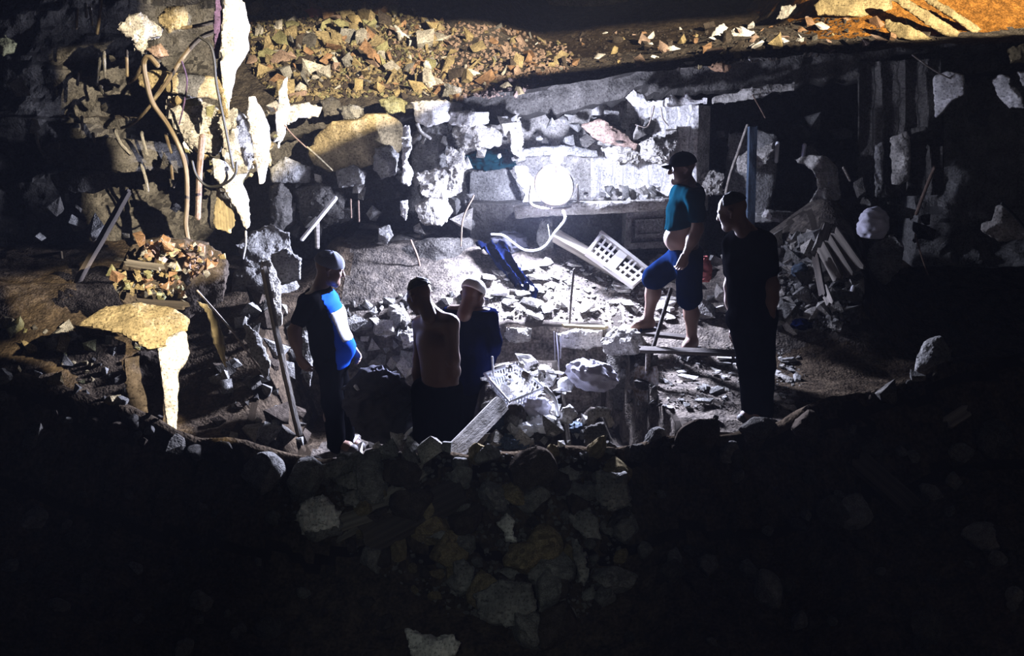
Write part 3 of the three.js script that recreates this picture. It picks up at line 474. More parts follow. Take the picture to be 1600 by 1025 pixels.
  [[[244, 536], [290, 512], [296, 548], [292, 566], [278, 580], [277, 640], [278, 690], [260, 682], [256, 620], [250, 580]], 6.28, 'white_plaster', 'concrete_post', 'post', 'cream concrete post standing at lower left', { bulge: 0.06, depth: 0.28, rough: 0.015 }],
  [[[196, 560], [236, 545], [254, 560], [256, 640], [262, 690], [232, 690], [200, 660]], 6.5, 'brown_brick', 'wall_stump', 'wall', 'brown crumbling wall stump behind the cream post', { bulge: 0.08, depth: 0.4, rough: 0.05 }],
  [[[308, 470], [326, 474], [342, 500], [352, 540], [353, 576], [345, 562], [336, 536], [326, 500]], 6.6, 'yellow_wood', 'wood_splinter', 'wood', 'cream curved wood splinter right of the cream post', { bulge: 0.03, depth: 0.06 }],
  [[[268, 690], [284, 684], [318, 702], [290, 712], [266, 706]], 5.9, 'ochre_brick', 'concrete_piece', 'slab', 'ochre slab corner at the foot of the cream post', { bulge: 0.03, depth: 0.12 }],
  [[[62, 222], [160, 214], [290, 226], [300, 262], [180, 270], [70, 258]], 9.25, 'dark_concrete', 'concrete_beam', 'beam', 'dark broken floor edge with rods sticking out, far left', { bulge: 0.08, depth: 0.4, rough: 0.04 }],
  [[[78, 274], [110, 264], [160, 266], [172, 290], [150, 302], [90, 300]], 9.1, 'dark_concrete', 'concrete_block', 'block', 'dim grey block below the dark broken floor edge', { bulge: 0.06, depth: 0.3 }],
  [[[404, 408], [422, 404], [438, 440], [442, 500], [434, 520], [424, 470], [412, 440]], 7.6, 'pale_concrete', 'plaster_piece', 'plaster', 'long pale shard standing left of the man in the blue shirt', { bulge: 0.04, depth: 0.12 }],
  [[[380, 500], [404, 520], [424, 570], [418, 596], [398, 560], [382, 530]], 7.3, 'grey_concrete', 'concrete_piece', 'slab', 'grey shard leaning below the long pale shard', { bulge: 0.04, depth: 0.14 }],
  [[[425, 400], [446, 388], [470, 404], [468, 436], [440, 446], [424, 430]], 8.2, 'grey_concrete', 'stone', 'stone', 'grey rounded stone left of the grey-capped man', { bulge: 0.1 }],
  [[[470, 500], [484, 496], [490, 560], [486, 610], [474, 590]], 7.6, 'grey_concrete', 'concrete_piece', 'slab', 'narrow grey shard behind the back of the man in the blue shirt', { bulge: 0.03, depth: 0.12 }],
  // top
  [[[846, -14], [980, -14], [986, 4], [930, 10], [856, 9]], 14.5, 'ochre_brick', 'soil_slab', 'slab', 'pale ochre strip of ground at the top edge of the ruin', { bulge: 0.08, depth: 0.3 }],
  [[[1272, 10], [1296, -16], [1388, -16], [1396, 14], [1386, 28], [1330, 26], [1280, 24]], -1, 'ochre_brick', 'concrete_block', 'block', 'big tan block at the foot of the orange soil mound', { bulge: 0.12, depth: 0.5, rough: 0.03 }],
  [[[1384, 30], [1420, 40], [1466, 66], [1440, 68], [1404, 58], [1382, 44]], -1, 'ochre_brick', 'concrete_piece', 'slab', 'pale flat slab lying below the orange soil mound', { bulge: 0.05, depth: 0.2 }],
  [[[400, 82], [418, 74], [444, 87], [449, 98], [424, 101], [404, 97]], -1, 'olive_stone', 'concrete_piece', 'slab', 'greenish flat slab at the lower left of the heap beside the torn column', { bulge: 0.04, depth: 0.12, rough: 0.01 }],
  [[[452, 92], [468, 84], [484, 92], [482, 99], [460, 99]], -1, 'olive_stone', 'concrete_piece', 'slab', 'smaller greenish slab right of the greenish flat slab on the heap', { bulge: 0.04, depth: 0.1, rough: 0.01 }],
  [[[518, 33], [530, 29], [570, 47], [572, 57], [548, 55]], -1, 'olive_stone', 'concrete_piece', 'slab', 'long greenish slab lying across the upper middle of the heap', { bulge: 0.04, depth: 0.12, rough: 0.01 }],
  [[[476, 16], [492, 12], [512, 22], [508, 30], [488, 32]], -1, 'pink_cloth', 'rag', 'cloth', 'pinkish rag lying high on the heap', { bulge: 0.05, depth: 0.1, rough: 0.03 }],
  [[[530, 18], [546, 15], [560, 22], [556, 34], [536, 32]], -1, 'tan_stone', 'boulder', 'boulder', 'tan rounded boulder at the top of the heap', { bulge: 0.08, depth: 0.2 }],
  [[[470, 58], [486, 50], [506, 62], [514, 74], [494, 78], [474, 74]], -1, 'dark_concrete', 'boulder', 'boulder', 'dark boulder in the middle of the heap, between greenish slabs', { bulge: 0.1, depth: 0.25 }],
  [[[614, 38], [620, 40], [640, 60], [636, 66], [622, 52]], -1, 'white_plaster', 'plaster_piece', 'plaster', 'long white shard pointing down the heap', { bulge: 0.02, depth: 0.05, rough: 0.01 }],
  [[[640, 62], [650, 64], [648, 77], [638, 78]], -1, 'white_plaster', 'plaster_piece', 'plaster', 'white square chip below the long white shard on the heap', { bulge: 0.03, depth: 0.06, rough: 0.01 }],
  [[[560, 76], [570, 60], [582, 74], [598, 94], [606, 106], [594, 106], [580, 92]], -1, 'orange_brick', 'brick_piece', 'brick', 'orange broken tile piece on the heap, shaped like a fork', { bulge: 0.04, depth: 0.08, rough: 0.02 }],
  [[[662, 96], [670, 94], [684, 140], [676, 144], [660, 128]], -1, 'pale_concrete', 'concrete_piece', 'slab', 'pale upright shard at the right foot of the heap', { bulge: 0.04, depth: 0.08, rough: 0.02 }],
  [[[694, 130], [720, 138], [722, 156], [692, 150]], -1, 'grey_concrete', 'concrete_block', 'block', 'grey block with a pale side at the right foot of the heap', { bulge: 0.06, depth: 0.15 }],
  [[[1110, 58], [1118, 44], [1130, 36], [1136, 44], [1126, 58]], -1, 'white_plaster', 'plaster_piece', 'plaster', 'white crescent-shaped piece on the right part of the heap', { bulge: 0.03, depth: 0.06 }],
  [[[1132, 48], [1158, 42], [1178, 50], [1184, 60], [1150, 60]], -1, 'white_plaster', 'plaster_piece', 'plaster', 'white ragged piece right of the white crescent', { bulge: 0.03, depth: 0.06, rough: 0.03 }],
  [[[1106, 104], [1124, 97], [1144, 102], [1140, 112], [1116, 112]], -1, 'orange_brick', 'brick_piece', 'brick', 'orange brick lump at the slab edge on the right', { bulge: 0.06, depth: 0.1 }],
  [[[1034, 78], [1046, 72], [1058, 72], [1064, 78], [1046, 82]], -1, 'white_plaster', 'plaster_piece', 'plaster', 'flat white sliver on the middle right of the heap', { bulge: 0.02, depth: 0.05 }],
  [[[1214, 30], [1222, 10], [1242, 8], [1254, 16], [1240, 28]], -1, 'pale_concrete', 'concrete_piece', 'slab', 'cream piece at the left foot of the orange mound', { bulge: 0.04, depth: 0.1 }],
  [[[1388, -4], [1412, -4], [1502, 50], [1494, 60], [1470, 54]], -1, 'ochre_brick', 'soil_ridge', 'slab', 'pale slanting slab on the orange soil mound', { bulge: 0.05, depth: 0.3, rough: 0.02 }],
  [[[1436, -4], [1458, -4], [1536, 46], [1526, 54]], -1, 'ochre_brick', 'soil_ridge', 'slab', 'second slanting slab on the orange soil mound, further right', { bulge: 0.05, depth: 0.3, rough: 0.02 }],
  [[[1574, 76], [1600, 70], [1614, 96], [1580, 98]], 9.5, 'ochre_brick', 'concrete_piece', 'slab', 'ochre slab end at the right edge below the orange mound', { bulge: 0.05, depth: 0.2 }],
  // pit edge and pit
  [[[872, 522], [898, 514], [940, 518], [944, 540], [910, 546], [878, 542]], 8.12, 'white_plaster', 'plaster_edge', 'plaster', 'white crusted edge of the platform above the pit', { bulge: 0.06, depth: 0.3, rough: 0.03 }],
  [[[940, 532], [958, 514], [990, 514], [1008, 534], [1004, 550], [976, 554], [946, 552]], 7.68, 'pale_concrete', 'boulder', 'boulder', 'large pale boulder on the platform edge left of the shovel', { bulge: 0.16, depth: 0.35, rough: 0.04, lean: -0.2 }],
  [[[948, 552], [1004, 550], [1012, 600], [1004, 650], [960, 640], [946, 590]], 7.78, 'dark_concrete', 'concrete_block', 'block', 'dark block under the large pale boulder', { bulge: 0.05, depth: 0.4 }],
  [[[790, 512], [832, 512], [830, 534], [796, 534], [788, 526]], 8.2, 'pale_concrete', 'concrete_plate', 'slab', 'flat pale plate on the front face of the platform', { bulge: 0.02, depth: 0.1, rough: 0.01 }],
  [[[917, 664], [920, 642], [934, 636], [952, 640], [961, 662], [950, 668], [946, 652], [930, 652], [928, 668]], 6.55, 'pale_concrete', 'concrete_ring', 'block', 'arched pale block with a dark hollow on the front ridge', { bulge: 0.05, depth: 0.15 }],
  [[[914, 668], [944, 660], [950, 700], [930, 716], [914, 706]], 6.2, 'dark_concrete', 'stone', 'stone', 'dark grey stone below the arched pale block', { bulge: 0.1 }],
  [[[920, 700], [950, 690], [976, 704], [952, 730], [926, 728]], 5.9, 'dark_concrete', 'stone', 'stone', 'dark flat stone in front of the arched pale block', { bulge: 0.1 }],
  [[[876, 642], [890, 632], [902, 644], [892, 662], [876, 662]], 6.6, 'white_plaster', 'concrete_block', 'block', 'small bright white cube-like block in the pit', { bulge: 0.05, depth: 0.12 }],
  [[[572, 612], [592, 604], [596, 622], [586, 628], [574, 622]], 7.25, 'white_plaster', 'stone', 'stone', 'white lump on the folded sheet beside the blue shirt man', { bulge: 0.05, depth: 0.1, rough: 0.04 }],
  [[[585, 508], [614, 504], [612, 522], [600, 528], [588, 518]], 8.3, 'white_plaster', 'stone', 'stone', 'bright white stone on the platform edge between the two left men', { bulge: 0.05, depth: 0.12 }],
  [[[624, 520], [648, 514], [650, 538], [632, 544]], 8.22, 'pale_concrete', 'stone', 'stone', 'pale stone on the platform edge beside the bare-backed man', { bulge: 0.06, depth: 0.12 }],
  // foreground
  [[[464, 812], [470, 790], [488, 778], [508, 778], [520, 790], [531, 804], [528, 822], [500, 834], [480, 836]], 0, 'white_plaster', 'boulder', 'boulder', 'pale greenish-white boulder in the dark foreground', { bulge: 0.14, depth: 0.25, rough: 0.03 }],
  [[[634, 984], [662, 992], [684, 1000], [704, 992], [720, 1006], [702, 1030], [690, 1050], [650, 1046]], 0, 'white_plaster', 'boulder', 'boulder', 'pale boulder cut by the bottom edge of the ruin view', { bulge: 0.1, depth: 0.2, rough: 0.03 }],
  [[[776, 816], [792, 803], [804, 812], [800, 828], [806, 846], [792, 846], [786, 828]], 0, 'white_plaster', 'stone', 'stone', 'small pale stone standing in the middle of the dark foreground', { bulge: 0.06, depth: 0.12 }],
  [[[708, 880], [724, 874], [742, 892], [736, 920], [712, 930], [702, 928], [712, 906]], 0, 'grey_concrete', 'stone', 'stone', 'grey crescent-shaped stone in the dark foreground', { bulge: 0.06, depth: 0.2 }],
  [[[770, 892], [800, 884], [820, 898], [806, 908], [780, 906]], 0, 'grey_concrete', 'stone', 'stone', 'grey flat stone beside the crescent-shaped stone', { bulge: 0.06, depth: 0.15 }],
  [[[824, 880], [850, 872], [882, 886], [880, 912], [844, 916], [826, 904]], 0, 'grey_concrete', 'boulder', 'boulder', 'broad dark slab-like boulder left of the long standing stone', { bulge: 0.06, depth: 0.2 }],
  [[[892, 846], [902, 840], [914, 866], [920, 902], [912, 918], [900, 890]], 0, 'grey_concrete', 'concrete_stub', 'stub', 'long narrow grey stone lying upright in the foreground', { bulge: 0.05, depth: 0.1 }],
  [[[908, 926], [924, 918], [936, 930], [926, 940], [910, 940]], 0, 'grey_concrete', 'stone', 'stone', 'small grey stone below the long narrow one', { bulge: 0.05, depth: 0.1 }],
  [[[740, 930], [780, 906], [830, 912], [838, 950], [800, 980], [752, 970]], 0, 'grey_concrete', 'boulder', 'boulder', 'large dark boulder at the bottom middle', { bulge: 0.12, depth: 0.3 }],
  [[[930, 736], [978, 740], [986, 790], [950, 800], [928, 776]], 0, 'grey_concrete', 'boulder', 'boulder', 'dark boulder at the right end of the dim foreground', { bulge: 0.12, depth: 0.3 }],
  [[[494, 730], [530, 716], [552, 726], [540, 744], [506, 748]], 0, 'grey_concrete', 'boulder', 'boulder', 'dark low boulder at the feet of the man in the blue shirt', { bulge: 0.1, depth: 0.3 }],
  [[[524, 746], [560, 734], [574, 750], [560, 766], [530, 762]], 0, 'grey_concrete', 'boulder', 'boulder', 'dark wedge-shaped boulder above the greenish-white boulder', { bulge: 0.1, depth: 0.3 }],
  [[[534, 774], [556, 764], [568, 776], [556, 792], [540, 788]], 0, 'grey_concrete', 'stone', 'stone', 'dark pointed stone right of the greenish-white boulder', { bulge: 0.08, depth: 0.2 }],
  [[[862, 736], [890, 728], [910, 738], [900, 750], [872, 750]], 0, 'grey_concrete', 'stone', 'stone', 'dark speckled stone lying below the dark grey stone', { bulge: 0.06, depth: 0.2 }],
  [[[888, 804], [920, 794], [934, 812], [938, 842], [916, 840], [896, 822]], 0, 'grey_concrete', 'stone', 'stone', 'dark jagged stone above the long narrow grey stone', { bulge: 0.06, depth: 0.2 }],
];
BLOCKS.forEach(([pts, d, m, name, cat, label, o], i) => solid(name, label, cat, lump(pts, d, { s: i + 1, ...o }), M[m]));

// carved stone block with a sunken field, under the ledge
{
  const d = 9.3, [a, b, c, e] = pix([[975, 388], [1052, 384], [1050, 322], [978, 326]], d), n = V(0, 0, 1), g = [];
  const P = (u, v, k) => a.clone().lerp(b, u).lerp(e.clone().lerp(c, u), v).addScaledVector(n, k);
  const prism = (u0, v0, u1, v1, k0, k1) => { const l = []; for (const [u, v] of [[u0, v0], [u1, v0], [u1, v1], [u0, v1]]) { l.push(P(u, v, k0), P(u, v, k1 - 0.0)); } g.push(flat(new ConvexGeometry(l))); };
  prism(0, 0, 1, 1, -0.25, 0); prism(0, 0, 1, 0.16, 0, 0.06); prism(0, 0.84, 1, 1, 0, 0.06); prism(0, 0.16, 0.12, 0.84, 0, 0.06); prism(0.88, 0.16, 1, 0.84, 0, 0.06);
  prism(0.2, 0.27, 0.8, 0.36, 0, 0.035); prism(0.2, 0.64, 0.8, 0.73, 0, 0.035); prism(0.2, 0.36, 0.27, 0.64, 0, 0.035); prism(0.73, 0.36, 0.8, 0.64, 0, 0.035);
  const t = thing('carved_block', 'grey stone block carved with a sunken rectangle under the ledge', 'block', a.clone());
  const [body, ...rest] = g; for (const x of g) x.translate(-a.x, -a.y, -a.z);
  mesh('block_body', body, M.grey_concrete, t); mesh('outer_moulding', merge(rest.slice(0, 4)), M.grey_concrete, t); mesh('inner_moulding', merge(rest.slice(4)), M.grey_concrete, t);
}

// ---------------------------------------------------------------- loose rubble, piece by piece
const inside = (p, x, y) => { let r = false; for (let i = 0, j = p.length - 1; i < p.length; j = i++) if ((p[i][1] > y) !== (p[j][1] > y) && x < ((p[j][0] - p[i][0]) * (y - p[i][1])) / (p[j][1] - p[i][1]) + p[i][0]) r = !r; return r; };
function spots(poly, n, height, d0, apart = 0) {
  const xs = poly.map((p) => p[0]), ys = poly.map((p) => p[1]), out = [];
  for (let k = 0; k < n * 40 && out.length < n; k++) {
    const x = rr(Math.min(...xs), Math.max(...xs)), y = rr(Math.min(...ys), Math.max(...ys));
    if (!inside(poly, x, y)) continue;
    const p = hit(x, y, height, d0); if (p && (!apart || out.every((q) => q.distanceTo(p) > apart))) out.push(p);
  }
  return out;
}
const shade = { pale_concrete: 'pale', grey_concrete: 'grey', dark_concrete: 'dark grey', white_plaster: 'white', tan_stone: 'tan', orange_brick: 'orange', pink_brick: 'pink', ochre_brick: 'ochre', olive_stone: 'olive', brown_brick: 'brown' };
function scatter(where, poly, n, height, d0, lo, hi, mats, list, kind, sink = 0.25, tilt = 6.28) {
  for (const p of spots(poly, n, height, d0, lo * 0.7)) {
    const m = pick(mats), s = lo + (hi - lo) * rnd() ** 3;
    p.y += s * (0.5 - sink) * (list === SHARDS || list === SPLINTERS ? 0.25 : list === ROCKS ? 0.5 : 0.7);
    tag(tumbled(list, p, s, M[m], kind, tilt), shade[m] + ' ' + kind.replace('_', ' ') + ' ' + where, kind.split('_')[1] ?? kind, shade[m] + ' ' + kind.replace('_', ' ') + 's ' + where);
  }
}
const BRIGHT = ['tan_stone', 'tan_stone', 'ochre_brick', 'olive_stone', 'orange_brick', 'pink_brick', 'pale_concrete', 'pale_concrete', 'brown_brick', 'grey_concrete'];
const HEAP_L = [[392, 12], [520, 4], [640, 12], [690, 40], [700, 150], [560, 152], [440, 160], [392, 110]], HEAP_M = [[640, 30], [760, 40], [800, 46], [880, 70], [905, 100], [860, 128], [800, 150], [700, 156], [640, 120]], HEAP_R = [[890, 50], [1100, 44], [1220, 40], [1300, 24], [1480, 60], [1380, 74], [1240, 92], [1100, 108], [900, 106]];
scatter('on the left part of the heap above the pit', HEAP_L, 140, heap, 9.6, 0.06, 0.34, BRIGHT, CHUNKS, 'rubble_chunk', 0.2);
scatter('on the left part of the heap above the pit', HEAP_L, 180, heap, 9.6, 0.08, 0.45, BRIGHT, SHARDS, 'rubble_shard', 0, 1.5);
scatter('on the left part of the heap above the pit', HEAP_L, 130, heap, 9.6, 0.12, 0.4, BRIGHT, SPLINTERS, 'rubble_splinter', 0, 1.2);
scatter('on the middle part of the heap above the pit', HEAP_M, 60, heap, 9.6, 0.1, 0.3, BRIGHT, SPLINTERS, 'rubble_splinter', 0, 1.2);
scatter('on the middle part of the heap above the pit', HEAP_M, 80, heap, 9.6, 0.06, 0.24, ['orange_brick', 'pink_brick', 'ochre_brick', 'tan_stone', 'pale_concrete', 'brown_brick'], CHUNKS, 'rubble_chunk', 0.2);
scatter('on the middle part of the heap above the pit', HEAP_M, 50, heap, 9.6, 0.08, 0.28, ['orange_brick', 'pink_brick', 'ochre_brick', 'tan_stone', 'white_plaster'], SHARDS, 'rubble_shard', 0, 0.9);
scatter('along the right part of the heap above the pit', HEAP_R, 70, heap, 9.6, 0.06, 0.22, ['orange_brick', 'pink_brick', 'brown_brick', 'brown_brick', 'dark_concrete', 'white_plaster', 'ochre_brick'], CHUNKS, 'rubble_chunk', 0.25);
scatter('along the right part of the heap above the pit', HEAP_R, 40, heap, 9.6, 0.1, 0.3, ['white_plaster', 'orange_brick', 'brown_brick', 'pink_brick'], SHARDS, 'rubble_shard', 0, 0.8);
const CLUSTER_A = [[206, 372], [246, 366], [280, 378], [330, 384], [350, 402], [320, 430], [270, 420], [220, 400]], CLUSTER_B = [[174, 424], [240, 418], [288, 440], [288, 474], [226, 464], [180, 446]];
// lit floodlight platform
const MOUND = [[744, 440], [800, 420], [900, 408], [1000, 440], [1050, 450], [1060, 505], [1000, 508], [870, 502], [740, 496]];
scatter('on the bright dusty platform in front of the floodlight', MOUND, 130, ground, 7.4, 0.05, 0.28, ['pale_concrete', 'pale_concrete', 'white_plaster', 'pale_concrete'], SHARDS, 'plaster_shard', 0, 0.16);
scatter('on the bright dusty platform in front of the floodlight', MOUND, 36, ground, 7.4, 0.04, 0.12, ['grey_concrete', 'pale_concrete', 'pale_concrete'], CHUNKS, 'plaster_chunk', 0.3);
const BEHIND = [[960, 390], [1040, 380], [1130, 380], [1190, 400], [1190, 500], [1060, 500], [1040, 440], [1000, 430]];
scatter('in the pile behind the capped man with the shovel', BEHIND, 90, ground, 7.4, 0.07, 0.28, ['pale_concrete', 'grey_concrete', 'grey_concrete', 'white_plaster'], CHUNKS, 'concrete_chunk', 0.2);
const PILE_R = [[1200, 380], [1260, 370], [1340, 400], [1350, 470], [1310, 520], [1210, 515]];
scatter('in the grey pile right of the man in black', PILE_R, 110, ground, 7.2, 0.07, 0.3, ['grey_concrete', 'grey_concrete', 'dark_concrete', 'pale_concrete'], CHUNKS, 'concrete_chunk', 0.2);
scatter('in the grey pile right of the man in black', PILE_R, 50, ground, 7.2, 0.12, 0.36, ['grey_concrete', 'pale_concrete', 'dark_concrete'], SHARDS, 'concrete_shard', 0, 1.2);
const TERRACE = [[1010, 560], [1060, 545], [1250, 545], [1260, 600], [1230, 640], [1040, 640], [1016, 610]];
scatter('on the flat ground round the man in black', TERRACE, 100, ground, 6, 0.05, 0.2, ['pale_concrete', 'grey_concrete', 'grey_concrete', 'white_plaster'], SHARDS, 'plaster_shard', 0, 0.18);
const LEFT_SHELF = [[430, 490], [560, 470], [740, 455], [740, 500], [560, 515], [440, 520]];
scatter('on the shelf behind the three men on the left', LEFT_SHELF, 60, ground, 7.6, 0.06, 0.24, ['grey_concrete', 'pale_concrete', 'dark_concrete'], CHUNKS, 'concrete_chunk', 0.2);
const PITFACE = [[550, 525], [640, 520], [650, 580], [560, 590]];
scatter('on the pit face between the two left men', PITFACE, 30, ground, 6.9, 0.1, 0.3, ['grey_concrete', 'dark_concrete', 'pale_concrete'], CHUNKS, 'concrete_chunk', 0.1);
const PITFLOOR = [[545, 690], [640, 685], [800, 670], [920, 660], [930, 700], [760, 706], [560, 720]];
scatter('at the bottom of the pit', PITFLOOR, 70, ground, 5.6, 0.05, 0.22, ['pale_concrete', 'white_plaster', 'grey_concrete'], CHUNKS, 'plaster_chunk', 0.2);
const FRONT = [[430, 760], [560, 712], [700, 716], [960, 706], [985, 800], [960, 940], [860, 1000], [700, 960], [560, 880], [440, 800]];
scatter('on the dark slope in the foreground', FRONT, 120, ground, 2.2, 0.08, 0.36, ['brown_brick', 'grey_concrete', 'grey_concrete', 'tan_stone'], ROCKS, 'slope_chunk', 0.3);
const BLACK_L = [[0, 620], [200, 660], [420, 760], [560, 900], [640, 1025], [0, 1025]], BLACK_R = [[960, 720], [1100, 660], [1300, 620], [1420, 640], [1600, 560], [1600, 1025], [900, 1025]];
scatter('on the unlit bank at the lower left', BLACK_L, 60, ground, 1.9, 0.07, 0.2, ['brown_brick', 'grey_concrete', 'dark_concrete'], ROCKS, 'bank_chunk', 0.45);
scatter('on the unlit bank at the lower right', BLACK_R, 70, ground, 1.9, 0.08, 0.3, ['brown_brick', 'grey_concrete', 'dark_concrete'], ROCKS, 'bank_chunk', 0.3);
const LEFT_DEBRIS = [[0, 510], [120, 505], [240, 545], [250, 660], [160, 640], [20, 580]];
scatter('in the dim debris under the tan slab at lower left', LEFT_DEBRIS, 60, ground, 5, 0.05, 0.2, ['olive_stone', 'tan_stone', 'grey_concrete', 'dark_concrete'], CHUNKS, 'debris_chunk', 0.2);
// pieces that stick out of the steep broken walls
const HEAP_PIT = [[752, 586], [790, 572], [830, 562], [872, 580], [884, 620], [868, 668], [810, 690], [770, 668]];
scatter('on the debris heap in the pit', HEAP_PIT, 90, ground, 6.2, 0.05, 0.22, ['white_plaster', 'white_plaster', 'pale_concrete'], SHARDS, 'heap_shard', 0, 0.5);
scatter('along the right rim of the pit', [[950, 600], [1010, 556], [1040, 600], [1030, 660], [960, 660]], 30, ground, 6, 0.06, 0.24, ['grey_concrete', 'dark_concrete'], CHUNKS, 'rim_chunk', 0.2);
// stones along the crest of the spoil bank
for (let k = 0; k < 64; k++) {
  const x = lerp(-3.9, 3.6, (k + rr(-1.2, 1.2)) / 64), d = 5.68 + rr(-0.28, 0.16), sz = 0.07 + 0.32 * rnd() ** 2.6, m = pick(['grey_concrete', 'brown_brick', 'brown_brick', 'dark_concrete']);
  tag(tumbled(rnd() < 0.5 ? ROCKS : CHUNKS, V(x, ground(x, d) + sz * 0.02, -d), sz, M[m], 'crest_stone'), shade[m] + ' stone on the crest of the unlit bank', 'stone', shade[m] + ' stones on the crest of the unlit bank');
}
scatter('on the left slope between cream post and blue shirt man', [[330, 500], [420, 470], [480, 560], [490, 690], [430, 720], [330, 690]], 70, ground, 5.9, 0.06, 0.3, ['grey_concrete', 'dark_concrete', 'brown_brick'], CHUNKS, 'slope_stone', 0.15);
function wallPieces(where, poly, n, d, lo, hi, mats, kind, back = 0.1) {
  const xs = poly.map((p) => p[0]), ys = poly.map((p) => p[1]);
  for (let k = 0, c = 0; k < n * 30 && c < n; k++) {
    const x = rr(Math.min(...xs), Math.max(...xs)), y = rr(Math.min(...ys), Math.max(...ys)); if (!inside(poly, x, y)) continue;
    const m = pick(mats), s = lo + (hi - lo) * rnd() ** 2; c++;
    tag(tumbled(CHUNKS, at(x, y, (typeof d === 'function' ? d(x, y) : d) + rr(-back, back)), s, M[m], kind), shade[m] + ' ' + kind.replace('_', ' ') + ' ' + where, kind.split('_')[1], shade[m] + ' ' + kind.replace('_', ' ') + 's ' + where);
  }
}
wallPieces('in the orange brick cluster low on the left', CLUSTER_A, 80, 7.3, 0.04, 0.13, ['orange_brick', 'pink_brick', 'ochre_brick', 'orange_brick', 'pale_concrete'], 'brick_chunk', 0.12);
wallPieces('in the ochre cluster on the tan slab', CLUSTER_B, 70, 7.2, 0.04, 0.13, ['ochre_brick', 'ochre_brick', 'orange_brick', 'olive_stone', 'tan_stone'], 'brick_chunk', 0.12);
wallPieces('in the broken wall between big tan block and hollow', [[430, 250], [640, 260], [735, 300], [735, 370], [640, 380], [560, 330], [450, 370]], 50, 9.66, 0.08, 0.3, ['grey_concrete', 'dark_concrete', 'dark_concrete', 'pale_concrete'], 'wall_chunk');
wallPieces('along the ragged rim left of the floodlight', [[640, 190], [800, 180], [830, 250], [720, 270], [650, 300]], 40, 9.82, 0.06, 0.22, ['pale_concrete', 'grey_concrete', 'white_plaster', 'dark_concrete'], 'wall_chunk');
wallPieces('along the foot of the ribbed wall', [[905, 296], [1060, 288], [1064, 316], [905, 322]], 45, (x) => 10.2 - (x - 905) * 0.0042, 0.05, 0.16, ['pale_concrete', 'white_plaster', 'grey_concrete'], 'wall_chunk', 0.05);
wallPieces('along the ragged ceiling of the niche', [[790, 170], [900, 180], [1060, 200], [1070, 240], [940, 240], [830, 225]], 45, 9.95, 0.06, 0.26, ['grey_concrete', 'pale_concrete', 'dark_concrete'], 'wall_chunk', 0.2);
wallPieces('round the white plaster columns at upper left', [[262, 150], [340, 160], [430, 150], [452, 200], [400, 300], [340, 290], [270, 220]], 50, 9.1, 0.06, 0.24, ['pale_concrete', 'tan_stone', 'white_plaster', 'ochre_brick', 'olive_stone'], 'wall_chunk', 0.12);
wallPieces('in the dark ruin at far left', [[20, 60], [300, 100], [330, 300], [300, 460], [40, 460]], 25, 9.3, 0.08, 0.3, ['dark_concrete', 'grey_concrete', 'dark_concrete'], 'wall_chunk', 0.15);
wallPieces('round the dark opening on the right', [[1090, 190], [1340, 170], [1340, 360], [1180, 360], [1090, 330]], 25, 10.35, 0.08, 0.28, ['dark_concrete', 'dark_concrete', 'grey_concrete'], 'wall_chunk', 0.12);
wallPieces('at the corner under the strips on the right', [[1340, 290], [1440, 290], [1460, 380], [1350, 370]], 20, 9.0, 0.06, 0.26, ['dark_concrete', 'grey_concrete', 'dark_concrete'], 'wall_chunk', 0.15);

// grit too fine to count
function grit(name, label, poly, n, height, d0, lo, hi, m) {
  const pos = spots(poly, n, height, d0), o = new THREE.InstancedMesh(CHUNKS[Math.floor(rr(0, 16))], m, pos.length), q = new THREE.Quaternion(), x = new THREE.Matrix4();
  pos.forEach((p, i) => o.setMatrixAt(i, x.compose(p, q.setFromEuler(new THREE.Euler(rr(0, 6), rr(0, 6), rr(0, 6))), V(1, 1, 1).multiplyScalar(rr(lo, hi)))));
  o.name = numbered(name); o.castShadow = o.receiveShadow = true; scene.add(o); tag(o, label, 'gravel'); o.userData.kind = 'stuff';
}
grit('gravel', 'fine pale grit strewn over the bright platform', MOUND, 700, ground, 7.4, 0.01, 0.035, M.pale_concrete);
grit('gravel', 'fine tan grit filling the left part of the heap', HEAP_L, 1800, heap, 9.6, 0.03, 0.12, M.tan_stone);
grit('gravel', 'fine dark crumbs between the stones of the left part of the heap', HEAP_L, 1500, heap, 9.6, 0.03, 0.12, M.brown_brick);
grit('gravel', 'fine olive crumbs over the left part of the heap', HEAP_L, 1500, heap, 9.6, 0.03, 0.1, M.olive_stone);
grit('gravel', 'fine reddish grit filling the middle of the heap', HEAP_M, 1000, heap, 9.6, 0.03, 0.09, M.pink_brick);
grit('gravel', 'fine brown grit along the right part of the heap', HEAP_R, 900, heap, 9.6, 0.02, 0.05, M.brown_brick);
grit('gravel', 'fine grey grit on the flat ground round the man in black', TERRACE, 700, ground, 6, 0.01, 0.035, M.pale_concrete);
grit('gravel', 'fine grey grit in the pile on the right', PILE_R, 700, ground, 7.2, 0.02, 0.06, M.grey_concrete);
grit('gravel', 'fine dark grit on the slope in the foreground', FRONT, 900, ground, 2.2, 0.015, 0.05, M.grey_concrete);

